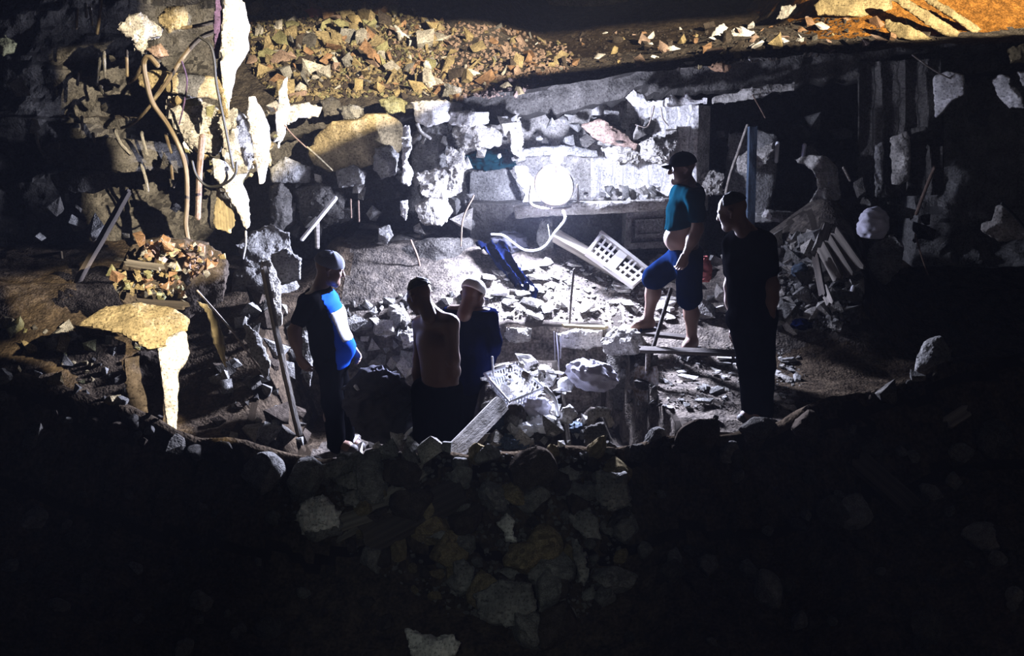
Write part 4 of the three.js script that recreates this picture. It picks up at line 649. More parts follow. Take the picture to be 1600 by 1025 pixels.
// ---------------------------------------------------------------- people
mat('brown_skin', 0x5a3e2f, null, { rough: 0.6 });
mat('black_hair', 0x0c0a09, null, { rough: 0.8 });
mat('eye_white', 0xd8d4cc, null, { rough: 0.3 });
mat('eye_dark', 0x120c08, null, { rough: 0.2 });
mat('blue_shirt', 0x2254c8, clothTex, { matte: true });
mat('navy_cloth', 0x080d26, clothTex, { matte: true });
mat('black_cloth', 0x08080a, clothTex, { matte: true });
mat('teal_shirt', 0x06242f, clothTex, { matte: true });
mat('shorts_blue', 0x0a1835, clothTex, { matte: true });
mat('grey_cap', 0x7c7f8c, clothTex, { matte: true });
mat('white_cap', 0xe2ddd8, clothTex, { matte: true });
mat('black_cap', 0x0d0d10, clothTex, { matte: true });
mat('sandal', 0x2b2622, null, { rough: 0.7 });
mat('trousers_dark', 0x070709, clothTex, { matte: true });
mat('undershirt', 0xdedee8, clothTex, { matte: true });

const cap = (x, y, z, b) => {                                           // distance to a tapered bone
  const [p, q, r0, r1] = b, dx = q.x - p.x, dy = q.y - p.y, dz = q.z - p.z, l = dx * dx + dy * dy + dz * dz;
  const t = l ? Math.min(1, Math.max(0, ((x - p.x) * dx + (y - p.y) * dy + (z - p.z) * dz) / l)) : 0;
  const a = x - p.x - dx * t, c = y - p.y - dy * t, e = z - p.z - dz * t; return Math.sqrt(a * a + c * c + e * e) - (r0 + (r1 - r0) * t);
};
const bones = (list, k) => (x, y, z) => { let d = 9; for (const b of list) d = smin(d, cap(x, y, z, b), k); return d; };
function boundsOf(list, pad) { const lo = V(9e9, 9e9, 9e9), hi = V(-9e9, -9e9, -9e9); for (const [p, q, a, b] of list) for (const [c, r] of [[p, a], [q, b]]) { lo.min(c.clone().subScalar(r + pad)); hi.max(c.clone().addScalar(r + pad)); } return [lo, hi]; }
const mid = (a, b, t = 0.5) => a.clone().lerp(b, t);

// a head about its centre (half-way down the face), face towards f
function headGeometry(c, f, up, k, mouth = 1) {
  const l = V().crossVectors(up, f).normalize(), u = V().crossVectors(f, l).normalize(), S = 1 / k;
  const el = (X, Y, Z, cx, cy, cz, a, b, d) => { const p = (X - cx) / a, q = (Y - cy) / b, r = (Z - cz) / d; return (Math.sqrt(p * p + q * q + r * r) - 1) * Math.min(a, b, d); };
  const P = (x, y, z) => V(x, y, z), nose = [P(0, 0.012, 0.092), P(0, -0.026, 0.112), 0.010, 0.015];
  const brow = [[P(-0.045, 0.024, 0.076), P(-0.012, 0.022, 0.090), 0.010, 0.011], [P(0.045, 0.024, 0.076), P(0.012, 0.022, 0.090), 0.010, 0.011]];
  const jaw = [[P(-0.05, -0.055, 0.02), P(0, -0.095, 0.072), 0.026, 0.026], [P(0.05, -0.055, 0.02), P(0, -0.095, 0.072), 0.026, 0.026]];
  const lips = [[P(-0.02, -0.058, 0.090), P(0.02, -0.058, 0.090), 0.008, 0.008], [P(-0.018, -0.071, 0.088), P(0.018, -0.071, 0.088), 0.009, 0.009]], cheek = [[P(-0.045, -0.015, 0.062), P(-0.04, -0.05, 0.05), 0.026, 0.03], [P(0.045, -0.015, 0.062), P(0.04, -0.05, 0.05), 0.026, 0.03]];
  const ears = [-1, 1].flatMap((s) => [[P(s * 0.080, 0.022, -0.008), P(s * 0.088, 0.010, -0.022), 0.012, 0.012], [P(s * 0.088, 0.010, -0.022), P(s * 0.080, -0.026, -0.006), 0.012, 0.009]]);
  const neck = [P(0, -0.05, -0.02), P(0, -0.16, -0.03), 0.056, 0.056];
  const field = (x, y, z) => {
    let d = smin(el(x, y, z, 0, 0.032, -0.008, 0.078, 0.088, 0.098), el(x, y, z, 0, -0.03, 0.025, 0.064, 0.082, 0.068), 0.03);
    for (const b of jaw) d = smin(d, cap(x, y, z, b), 0.03); for (const b of cheek) d = smin(d, cap(x, y, z, b), 0.03);
    for (const b of brow) d = smin(d, cap(x, y, z, b), 0.012); d = smin(d, cap(x, y, z, nose), 0.014);
    for (const s of [-1, 1]) { d = smax(d, -el(x, y, z, s * 0.032, 0.004, 0.098, 0.019, 0.013, 0.016), 0.01); d = smin(d, el(x, y, z, s * 0.014, -0.03, 0.100, 0.009, 0.008, 0.012), 0.008); }
    for (const b of lips) d = smin(d, cap(x, y, z, b), 0.006); d = smax(d, -el(x, y, z, 0, -0.0645, 0.099, 0.022, 0.0018, 0.012), 0.002);
    for (const b of ears) d = smin(d, cap(x, y, z, b), 0.008);
    return smin(d, cap(x, y, z, neck), 0.025);
  };
  const g = skin(P(-0.12, -0.22, -0.13), P(0.12, 0.14, 0.15), 0.005, field), m = new THREE.Matrix4().makeBasis(l, u, f).scale(V(k, k, k)).setPosition(c);
  const eyes = [-1, 1].map((s) => new THREE.SphereGeometry(0.0125, 14, 10).translate(s * 0.032, 0.004, 0.080)), irises = [-1, 1].map((s) => new THREE.SphereGeometry(0.006, 10, 8).translate(s * 0.032, 0.003, 0.0895));
  const put = (x) => x.applyMatrix4(m);
  return { head: put(g), eyes: put(merge(eyes)), irises: put(merge(irises)), frame: m, el };
}
// a hand: wrist, pointing direction, the palm's normal, which side the thumb is on, how far the fingers curl
function handGeometry(w, dir, palm, thumb, curl, k = 1) {
  const D = dir.clone().normalize(), N = palm.clone().addScaledVector(D, -palm.dot(D)).normalize(), T = V().crossVectors(D, N).normalize().multiplyScalar(thumb);
  const P = (d, t, n) => w.clone().addScaledVector(D, d * k).addScaledVector(T, t * k).addScaledVector(N, n * k), list = [];
  for (const [t, r] of [[-0.028, 0.013], [-0.009, 0.015], [0.011, 0.015], [0.029, 0.014]]) list.push([P(0, t * 0.6, 0), P(0.085 - Math.abs(t) * 0.25, t, 0), 0.017 * k, r * k]);
  const len = [0.066, 0.078, 0.084, 0.074], off = [-0.031, -0.011, 0.010, 0.030];
  const fingers = [];
  len.forEach((L, i) => {
    let p = P(0.088 - Math.abs(off[i]) * 0.28, off[i], 0), a = curl * 0.5 + i * 0.03;
    for (let j = 0; j < 3; j++) { const step = L * [0.44, 0.32, 0.24][j] * k, q = p.clone().addScaledVector(D, Math.cos(a) * step).addScaledVector(N, Math.sin(a) * step); fingers.push([p, q, (0.0092 - j * 0.0010) * k, (0.0084 - j * 0.0011) * k]); p = q; a += curl; }
  });
  const t0 = P(0.022, 0.024, 0.006), t1 = P(0.05, 0.048, 0.016), t2 = P(0.078, 0.054, 0.026 + curl * 0.01), t3 = P(0.10, 0.05, 0.034 + curl * 0.014);
  const th = [[t0, t1, 0.016 * k, 0.012 * k], [t1, t2, 0.0105 * k, 0.0098 * k], [t2, t3, 0.0095 * k, 0.008 * k]], all = [...list, ...fingers, ...th], [lo, hi] = boundsOf(all, 0.012);
  return skin(lo, hi, 0.0042, (x, y, z) => { let a = 9; for (const b of list) a = smin(a, cap(x, y, z, b), 0.02); let b = 9; for (const c of fingers) b = Math.min(b, cap(x, y, z, c)); for (const c of th) b = Math.min(b, cap(x, y, z, c)); return smin(a, b, 0.007); });
}
/* A person: joints in the place's coordinates. J: head, neck, chest, waist, hipL/R, kneeL/R, ankleL/R, toeL/R, shoulderL/R, elbowL/R, wristL/R, handL/R (pointing targets). */
function person(label, J, o) {
  const base = mid(J.ankleL, J.ankleR); base.y = Math.min(J.ankleL.y, J.ankleR.y) - 0.07;
  const t = thing('person', label, 'person', base), K = {}; for (const k in J) K[k] = J[k].clone().sub(base);
  const f = o.face, up = o.up ?? V(0, 1, 0), hips = mid(K.hipL, K.hipR), lat = V().subVectors(K.shoulderL, K.shoulderR).setY(0).normalize(), fat = o.fat ?? 0;
  const torso = [
    [K.hipL, K.hipR, 0.098, 0.098], [hips, K.waist, 0.118, 0.112 + fat], [K.waist, K.chest, 0.112 + fat, 0.118],
    [K.waist.clone().addScaledVector(lat, 0.045), K.chest.clone().addScaledVector(lat, 0.07), 0.09, 0.105], [K.waist.clone().addScaledVector(lat, -0.045), K.chest.clone().addScaledVector(lat, -0.07), 0.09, 0.105],
    [K.chest, mid(K.shoulderL, K.shoulderR), 0.115, 0.075], [mid(K.shoulderL, K.neck, 0.1), mid(K.shoulderR, K.neck, 0.1), 0.062, 0.062], [K.neck, mid(K.neck, K.shoulderL, 0.7), 0.055, 0.055], [K.neck, mid(K.neck, K.shoulderR, 0.7), 0.055, 0.055],
  ];
  if (o.belly) torso.push([K.waist.clone().addScaledVector(o.body, o.belly), mid(K.waist, K.chest, 0.4).addScaledVector(o.body, o.belly * 0.6), 0.095, 0.08]);
  const neck = [K.neck, K.head.clone().addScaledVector(f, -0.02).addScaledVector(up, -0.03), 0.058, 0.05], arms = {}, legs = {}, lower = {};
  for (const s of ['L', 'R']) {
    arms[s] = [[K['shoulder' + s], K['elbow' + s], 0.054, 0.042], [K['elbow' + s], mid(K['elbow' + s], K['wrist' + s], 0.35), 0.042, 0.043], [mid(K['elbow' + s], K['wrist' + s], 0.35), K['wrist' + s], 0.043, 0.027]];
    const kn = K['knee' + s], an = K['ankle' + s], back = V().subVectors(K['toe' + s], an).setY(0).normalize().multiplyScalar(-0.02);
    legs[s] = [[K['hip' + s], kn, 0.09, 0.06]]; lower[s] = [[kn, mid(kn, an, 0.35).add(back), 0.057, 0.06], [mid(kn, an, 0.35).add(back), an, 0.06, 0.038]];
    lower[s].push([an, an.clone().add(back.clone().multiplyScalar(2)).setY(an.y - 0.04), 0.04, 0.034], [an.clone().setY(an.y - 0.03), mid(an, K['toe' + s], 0.7).setY(Math.min(an.y - 0.03, K['toe' + s].y + 0.02)), 0.042, 0.036], [mid(an, K['toe' + s], 0.7).setY(Math.min(an.y - 0.03, K['toe' + s].y + 0.02)), K['toe' + s], 0.036, 0.026]);
  }
  const all = [...torso, neck, ...arms.L, ...arms.R, ...legs.L, ...legs.R, ...lower.L, ...lower.R];
  const groups = [torso.concat([neck]), arms.L, arms.R, legs.L.concat(lower.L), legs.R.concat(lower.R)].map((g) => bones(g, 0.05));
  const field = (x, y, z) => { let d = groups[0](x, y, z); for (let i = 1; i < 5; i++) d = smin(d, groups[i](x, y, z), 0.03); return d; };
  const [lo, hi] = boundsOf(all, 0.03), S = M[o.skin];
  const H = headGeometry(K.head, f, up, o.headSize ?? 1), hands = [];
  for (const s of ['L', 'R']) { const dir = K['hand' + s].clone().sub(K['wrist' + s]).normalize(); hands.push(handGeometry(K['wrist' + s], dir, o['palm' + s] ?? lat.clone().multiplyScalar(s === 'L' ? -1 : 1), s === 'L' ? o.thumbL ?? 1 : o.thumbR ?? -1, o['curl' + s] ?? 0.45)); }
  mesh('body', merge([skin(lo, hi, 0.015, field), H.head, ...hands]), S, t);
  mesh('eyes', H.eyes, M.eye_white, t); mesh('irises', H.irises, M.eye_dark, t);
  const folds = (x, y, z, a) => a * (noise(x * 9, y * 5, z * 9) + 0.6 * noise(x * 21 + 3, y * 13, z * 21));
  const plane = (p, n) => (x, y, z) => (x - p.x) * n.x + (y - p.y) * n.y + (z - p.z) * n.z;     // positive on the side n points to
  const cloth = (name, list, grow, k, cuts, m, fold = 0.008, label2) => {
    const big = list.map(([p, q, a, b]) => [p, q, a + grow, b + grow]), g = bones(big, k), [l, h] = boundsOf(big, 0.03);
    const c = mesh(name, skin(l, h, 0.0145, (x, y, z) => { let d = g(x, y, z) + folds(x, y, z, fold); for (const q of cuts) d = smax(d, q(x, y, z), 0.012); return d; }), m, t); if (label2) c.userData.label = label2; return c;
  };
  const spine = V().subVectors(K.chest, hips).normalize();
  if (o.shirt) {
    const hem = o.hem ?? hips.clone().addScaledVector(spine, -0.08), sleeve = o.sleeve ?? 0.5, sl = [];
    for (const s of ['L', 'R']) sl.push(...(sleeve >= 2 ? arms[s].map((b) => [b[0], b[1], b[2] + 0.004, b[3] + 0.006]) : [[K['shoulder' + s], mid(K['shoulder' + s], K['elbow' + s], sleeve), 0.058, 0.054]]));
    const body = bones(torso.map(([p, q, a, b]) => [p, q, a + 0.02, b + 0.02]), 0.06), sleeves = bones(sl.map(([p, q, a, b]) => [p, q, a + 0.014, b + 0.014]), 0.03), hemPlane = plane(hem, (o.hemN ?? spine).clone().negate()), collar = plane(K.neck.clone().addScaledVector(spine, 0.035), spine), [l, h] = boundsOf([...torso, ...sl], 0.06);
    mesh('shirt', skin(l, h, 0.0145, (x, y, z) => smax(smin(smax(body(x, y, z) + folds(x, y, z, 0.009), hemPlane(x, y, z), 0.015), sleeves(x, y, z) + folds(x, y, z, 0.006), 0.03), collar(x, y, z), 0.012)), M[o.shirt], t);
  }
  const waistCut = plane(hips.clone().addScaledVector(spine, 0.10), spine);
  const trs = o.shorts ? ['L', 'R'].flatMap((s) => [[K['hip' + s], mid(K['hip' + s], K['knee' + s], o.shorts), 0.098, 0.092]]) : ['L', 'R'].flatMap((s) => [[K['hip' + s], K['knee' + s], 0.09, 0.068], [K['knee' + s], K['ankle' + s].clone().setY(K['ankle' + s].y - 0.02), 0.068, 0.062]]);
  cloth(o.shorts ? 'shorts' : 'trousers', [torso[0], [hips, mid(hips, K.waist, 0.6), 0.118, 0.11], ...trs], 0.016, 0.04, [waistCut], M[o.trousers], 0.009);
  for (const s of ['L', 'R']) {
    const an = K['ankle' + s], to = K['toe' + s], fw = V().subVectors(to, an).setY(0).normalize();
    if (o.shoes === 'sandal') {
      const side = V(0, 1, 0).cross(fw), sole = [[an.clone().addScaledVector(fw, -0.05).setY(to.y - 0.03), to.clone().addScaledVector(fw, 0.02).setY(to.y - 0.03), 0.02, 0.02]];
      const g = new THREE.BoxGeometry(0.095, 0.022, 0.28, 6, 1, 10), p = g.attributes.position; for (let i = 0; i < p.count; i++) { const z = p.getZ(i); p.setX(i, p.getX(i) * (1 - 0.6 * Math.max(0, Math.abs(z) / 0.14 - 0.55))); }
      const q = new THREE.Quaternion().setFromRotationMatrix(new THREE.Matrix4().makeBasis(side, V(0, 1, 0), fw)), mm = flat(g).applyQuaternion(q); const c0 = mid(an, to, 0.42); mm.translate(c0.x, to.y - 0.032, c0.z);
      const sh = mesh('sandal', mm, M.sandal, t);
      const a0 = mid(an, to, 0.62); mesh('strap', rod([a0.clone().addScaledVector(side, 0.048).setY(to.y - 0.02), a0.clone().setY(to.y + 0.055), a0.clone().addScaledVector(side, -0.048).setY(to.y - 0.02)], 0.009), M.shorts_blue, sh);
    } else if (o.shoes) {
      const list = [[an.clone().addScaledVector(fw, -0.045).setY(to.y + 0.012), to.clone().setY(to.y + 0.006), 0.042, 0.04], [an.clone().setY(an.y), an.clone().setY(to.y + 0.02), 0.052, 0.048]];
      cloth('shoe', list, 0.004, 0.04, [(x, y) => to.y - 0.034 - y], M.sandal, 0.001);
    }
  }
  // hair or cap, shaped on the skull
  const [hx, hm] = [H.frame, H.el], lid = (g, m, name, parent) => mesh(name, g.applyMatrix4(hx), m, parent ?? t);
  if (o.hair) lid(skin(V(-0.13, -0.14, -0.14), V(0.13, 0.16, 0.13), 0.006, (x, y, z) => smax(hm(x, y, z, 0, 0.036, -0.014, 0.087, 0.095, 0.104) + 0.006 * noise(x * 60, y * 60, z * 60), Math.max(smax(-(y - 0.055), z - 0.028, 0.01) - Math.max(0, 0), -(y + 0.06) + 0.0), 0.008)), M[o.hair], 'hair');
  if (o.cap) {
    const c = lid(skin(V(-0.13, -0.08, -0.15), V(0.13, 0.17, 0.15), 0.006, (x, y, z) => smax(hm(x, y, z, 0, 0.04, -0.008, 0.094, 0.096, 0.113) + 0.0015 * Math.sin(Math.atan2(x, z) * 6), 0.028 - y - (z < 0 ? 0.25 * z * -1 : 0) * -0.4, 0.008)), M[o.cap], 'cap');
    if (o.brim !== false) { const g = new THREE.CylinderGeometry(0.088, 0.088, 0.006, 28, 3, false, -1.25, 2.5).scale(1, 1, 1.05), p = g.attributes.position; for (let i = 0; i < p.count; i++) { const x = p.getX(i), z = p.getZ(i); p.setY(i, p.getY(i) - 3.2 * x * x - 0.12 * z); } g.translate(0, 0.042, 0.075); g.computeVertexNormals(); lid(boxUV(g.toNonIndexed()), M[o.cap], 'brim', c); }
    lid(new THREE.SphereGeometry(0.008, 10, 8).translate(0, 0.136, -0.008), M[o.cap], 'cap_button', c);
  }
  return { t, K, base, torso, lat, spine, hips, cloth };
}
const J = (o, d) => { const r = {}; for (const k in o) r[k] = at(o[k][0], o[k][1], o[k][2] ?? d); return r; };

// man in the blue shirt, seen from his right
{
  const d = 7.3, j = J({ head: [514, 420], neck: [500, 455], chest: [508, 495], waist: [516, 540], hipR: [516, 566, 7.22], hipL: [522, 566, 7.4], kneeR: [520, 630, 7.18], kneeL: [536, 628, 7.42], ankleR: [526, 690, 7.2], ankleL: [540, 688, 7.42], toeR: [552, 703, 7.15], toeL: [564, 699, 7.4], shoulderR: [481, 473, 7.13], shoulderL: [514, 470, 7.5], elbowR: [459, 518, 7.05], elbowL: [536, 518, 7.55], wristR: [468, 560, 7.02], wristL: [552, 546, 7.42], handR: [480, 575, 7.02], handL: [560, 560, 7.36] }, d);
  const p = person('man in a blue shirt with white panel, its shaded parts coloured black, grey cap, belly forward', j, { face: V(0.93, -0.28, -0.25).normalize(), up: V(0.28, 0.96, 0), body: V(0.93, 0, 0.3), belly: 0.1, fat: 0.015, skin: 'brown_skin', shirt: 'black_cloth', sleeve: 0.6, trousers: 'trousers_dark', shoes: 'shoe', cap: 'grey_cap', hair: 'black_hair', brim: false, headSize: 1.08 });
  // lit front of the blue shirt (shaded rest coloured black), white chest panel
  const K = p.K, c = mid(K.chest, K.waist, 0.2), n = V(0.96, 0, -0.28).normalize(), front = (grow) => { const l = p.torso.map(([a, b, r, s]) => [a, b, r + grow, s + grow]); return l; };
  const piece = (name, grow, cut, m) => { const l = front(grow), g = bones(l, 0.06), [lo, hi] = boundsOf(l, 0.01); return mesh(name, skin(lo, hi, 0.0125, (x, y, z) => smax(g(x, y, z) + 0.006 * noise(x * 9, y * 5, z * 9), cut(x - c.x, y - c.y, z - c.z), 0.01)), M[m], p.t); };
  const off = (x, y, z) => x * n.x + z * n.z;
  piece('lit_blue_front', 0.0235, (x, y, z) => Math.max(0.035 - off(x, y, z) - 0.3 * Math.max(0, y), y - 0.27, -y - 0.36), 'blue_shirt').userData.label = 'lit front of the blue shirt';
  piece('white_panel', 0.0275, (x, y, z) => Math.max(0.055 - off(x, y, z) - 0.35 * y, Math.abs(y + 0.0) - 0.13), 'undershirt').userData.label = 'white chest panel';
}
// bare-backed man
{
  const d = 6.6, j = J({ head: [656, 462], neck: [676, 496], chest: [682, 536], waist: [686, 580], hipR: [698, 612, 6.58], hipL: [668, 612, 6.66], kneeR: [696, 680, 6.55], kneeL: [666, 680, 6.62], ankleR: [694, 752, 6.62], ankleL: [664, 752, 6.7], toeR: [684, 770, 6.68], toeL: [652, 770, 6.78], shoulderR: [706, 506, 6.5], shoulderL: [656, 508, 6.74], elbowR: [708, 562, 6.46], elbowL: [655, 562, 6.8], wristR: [710, 612, 6.6], wristL: [652, 612, 6.85], handR: [710, 640, 6.62], handL: [650, 640, 6.88] }, d);
  person('shirtless man in dark shorts seen from behind with bowed head', j, { face: V(-0.62, -0.42, -0.55).normalize(), up: V(-0.2, 0.9, -0.25), body: V(-0.5, 0, -0.86), skin: 'brown_skin', trousers: 'black_cloth', shorts: 0.95, shoes: 'shoe', hair: 'black_hair' });
}
// man with the white cap, bending over the basket
{
  const d = 7.3, j = J({ head: [738, 462], neck: [734, 488], chest: [732, 524], waist: [735, 566], hipR: [748, 596, 7.26], hipL: [726, 596, 7.34], kneeR: [752, 660, 7.3], kneeL: [728, 660, 7.36], ankleR: [752, 724, 7.35], ankleL: [726, 724, 7.4], toeR: [764, 740, 7.4], toeL: [730, 740, 7.5], shoulderR: [764, 496, 7.24], shoulderL: [705, 490, 7.34], elbowR: [772, 534, 7.2], elbowL: [694, 520, 7.5], wristR: [765, 566, 7.34], wristL: [706, 556, 7.62], handR: [764, 590, 7.38], handL: [716, 574, 7.66] }, d);
  person('man in a dark blue long-sleeved shirt and white cap, seen from behind', j, { face: V(0.45, -0.55, -0.7).normalize(), up: V(0.2, 0.85, -0.35), body: V(0.4, 0, -0.9), skin: 'brown_skin', shirt: 'navy_cloth', sleeve: 2, trousers: 'trousers_dark', shoes: 'shoe', cap: 'white_cap', hair: 'black_hair', headSize: 1.05 });
}
// man with the shovel, one foot up
{
  const d = 7.8, j = J({ head: [1066, 263], neck: [1075, 292], chest: [1072, 330], waist: [1068, 372], hipR: [1066, 402, 7.9], hipL: [1076, 402, 7.72], kneeR: [1020, 436, 7.88], kneeL: [1077, 468, 7.72], ankleR: [1012, 500, 7.86], ankleL: [1081, 532, 7.74], toeR: [990, 512, 7.82], toeL: [1070, 545, 7.66], shoulderR: [1062, 304, 7.98], shoulderL: [1086, 306, 7.6], elbowR: [1066, 350, 8.05], elbowL: [1090, 358, 7.56], wristR: [1058, 396, 7.95], wristL: [1070, 400, 7.55], handR: [1052, 412, 7.9], handL: [1062, 420, 7.55] }, d);
  const hips = mid(j.hipL, j.hipR), base = mid(j.ankleL, j.ankleR); base.y = Math.min(j.ankleL.y, j.ankleR.y) - 0.07;
  person('man in a black cap and teal shirt pulled up over his belly, beside a shovel', j, { face: V(-0.97, -0.1, 0.05).normalize(), body: V(-1, 0, 0.05), belly: 0.07, skin: 'brown_skin', shirt: 'teal_shirt', sleeve: 0.62, hem: mid(j.chest, j.waist, 0.45).sub(base), hemN: V(-0.35, 0.93, 0).normalize(), trousers: 'shorts_blue', shorts: 0.96, shoes: 'sandal', cap: 'black_cap', hair: 'black_hair', curlL: 0.7 });
}
// man in black
{
  const d = 6.46, j = J({ head: [1145, 330], neck: [1166, 366], chest: [1172, 414], waist: [1174, 466], hipR: [1190, 496, 6.42], hipL: [1160, 496, 6.5], kneeR: [1192, 570, 6.4], kneeL: [1172, 572, 6.46], ankleR: [1192, 640, 6.44], ankleL: [1176, 640, 6.5], toeR: [1180, 658, 6.4], toeL: [1160, 656, 6.46], shoulderR: [1196, 382, 6.36], shoulderL: [1146, 384, 6.58], elbowR: [1206, 446, 6.32], elbowL: [1142, 448, 6.62], wristR: [1204, 504, 6.36], wristL: [1146, 508, 6.6], handR: [1202, 530, 6.36], handL: [1146, 534, 6.58] }, d);
  person('man all in black, seen from behind with head turned to the light', j, { face: V(-0.8, -0.35, -0.45).normalize(), up: V(-0.25, 0.93, -0.1), body: V(-0.75, 0, -0.6), skin: 'brown_skin', shirt: 'black_cloth', sleeve: 0.6, trousers: 'trousers_dark', shoes: 'shoe', hair: 'black_hair' });
}

// ---------------------------------------------------------------- boards, rods, cables
const BOARDS = [
  [[104, 470, 8.4], [200, 300, 8.9], 0.05, 0.05, 'dark_wood', 'wooden_beam', 'long grey beam leaning against the dark ruin on the left', 'beam', 0.4],
  [[703, 714, 5.75], [784, 630, 6.6], 0.13, 0.03, 'grey_wood', 'plank', 'grooved grey plank rising from the ridge toward the basket', 'plank', 0.9],
  [[598, 794], [662, 738], 0.1, 0.02, 'grey_wood', 'plank', 'short pointed grey plank splinter above the dark foreground boards', 'plank', 0.6],
  [[490, 842], [640, 794], 0.12, 0.03, 'grey_wood', 'plank', 'dark board with split ends beside the greenish-white boulder', 'plank', 0.3],
  [[528, 852], [578, 824], 0.05, 0.02, 'grey_wood', 'plank', 'short splintered stick at the split end of the dark board', 'plank', 0.3],
  [[572, 862], [724, 782], 0.2, 0.07, 'dark_wood', 'plank', 'broad brown board lying across the dark foreground', 'plank', 0.4],
  [[1262, 452, 8.18], [1294, 350, 8.58], 0.07, 0.03, 'grey_wood', 'slat', 'grey slat leaning left above the grey pile on the right', 'slat', 0.5],
  [[1283, 385, 8.18], [1310, 436, 7.88], 0.1, 0.03, 'grey_wood', 'slat', 'leftmost of the three parallel fallen slats on the right', 'slat', 1.2],
  [[1294, 374, 8.18], [1328, 430, 7.88], 0.09, 0.03, 'grey_wood', 'slat', 'middle one of the three parallel fallen slats on the right', 'slat', 1.2],
  [[1303, 362, 8.18], [1344, 420, 7.88], 0.09, 0.03, 'grey_wood', 'slat', 'rightmost of the three parallel fallen slats on the right', 'slat', 1.2],
  [[1274, 400, 8.08], [1286, 462, 7.68], 0.06, 0.03, 'dark_wood', 'slat', 'dark slat standing upright below the leaning grey slat', 'slat', 0.8],
  [[1286, 448, 7.88], [1298, 476, 7.68], 0.07, 0.03, 'grey_wood', 'slat', 'short grey slat end low in the grey pile', 'slat', 0.8],
  [[868, 368, 9.15], [988, 438, 8.72], 0.1, 0.09, 'grey_wood', 'wooden_post', 'thick grey post lying from the niche down to the plastic crate', 'post', 0.5],
  [[880, 509, 8.1], [946, 512, 8.06], 0.03, 0.025, 'yellow_wood', 'stick', 'yellow stick lying on the platform edge', 'stick', 0.2],
  [[412, 420, 7.0], [440, 560, 6.8], 0.05, 0.03, 'grey_wood', 'plank', 'narrow dim plank standing in front of the long pale shard', 'plank', 1.3],
  [[440, 556, 6.8], [468, 682, 6.6], 0.05, 0.03, 'grey_wood', 'plank', 'lower narrow dim plank reaching down to the ridge', 'plank', 1.3],
  [[1150, 430, 8.3], [1186, 470, 8.0], 0.09, 0.03, 'pale_concrete', 'board', 'pale flat board behind the man in black', 'board', 0.8],
  [[1000, 546, 7.3], [1150, 552, 7.1], 0.06, 0.03, 'dark_wood', 'stick', 'dark thin timber lying on the ground behind the shovel', 'stick', 0.2],
  [[980, 518, 8.0], [1078, 528, 7.8], 0.05, 0.03, 'dark_wood', 'stick', 'dark timber under the raised foot of the man with the shovel', 'stick', 0.2],
  [[1335, 735], [1425, 810], 0.14, 0.05, 'dark_wood', 'plank', 'dark board barely visible on the unlit bank at lower right', 'plank', 0.4],
  [[1476, 676], [1510, 654], 0.08, 0.03, 'grey_wood', 'plank', 'small pale pointed board end on the dark bank at right', 'plank', 0.7],
  [[196, 410, 7.2], [252, 418, 7.1], 0.05, 0.03, 'grey_wood', 'stick', 'pale stick lying between the two brick clusters', 'stick', 0.3],
  [[212, 472, 6.8], [290, 478, 6.7], 0.06, 0.03, 'dark_wood', 'stick', 'dark stick lying on the tan slab', 'stick', 0.3],
];
const laid = (p, up) => (p.length > 2 ? at(...p) : hit(p[0], p[1], ground, 1.5).add(V(0, up, 0)));      // no distance given: it lies on the ground
for (const [a, b, w, t, m, name, label, cat, roll] of BOARDS) solid(name, label, cat, board(laid(a, t), laid(b, t), w, t, roll), M[m]);
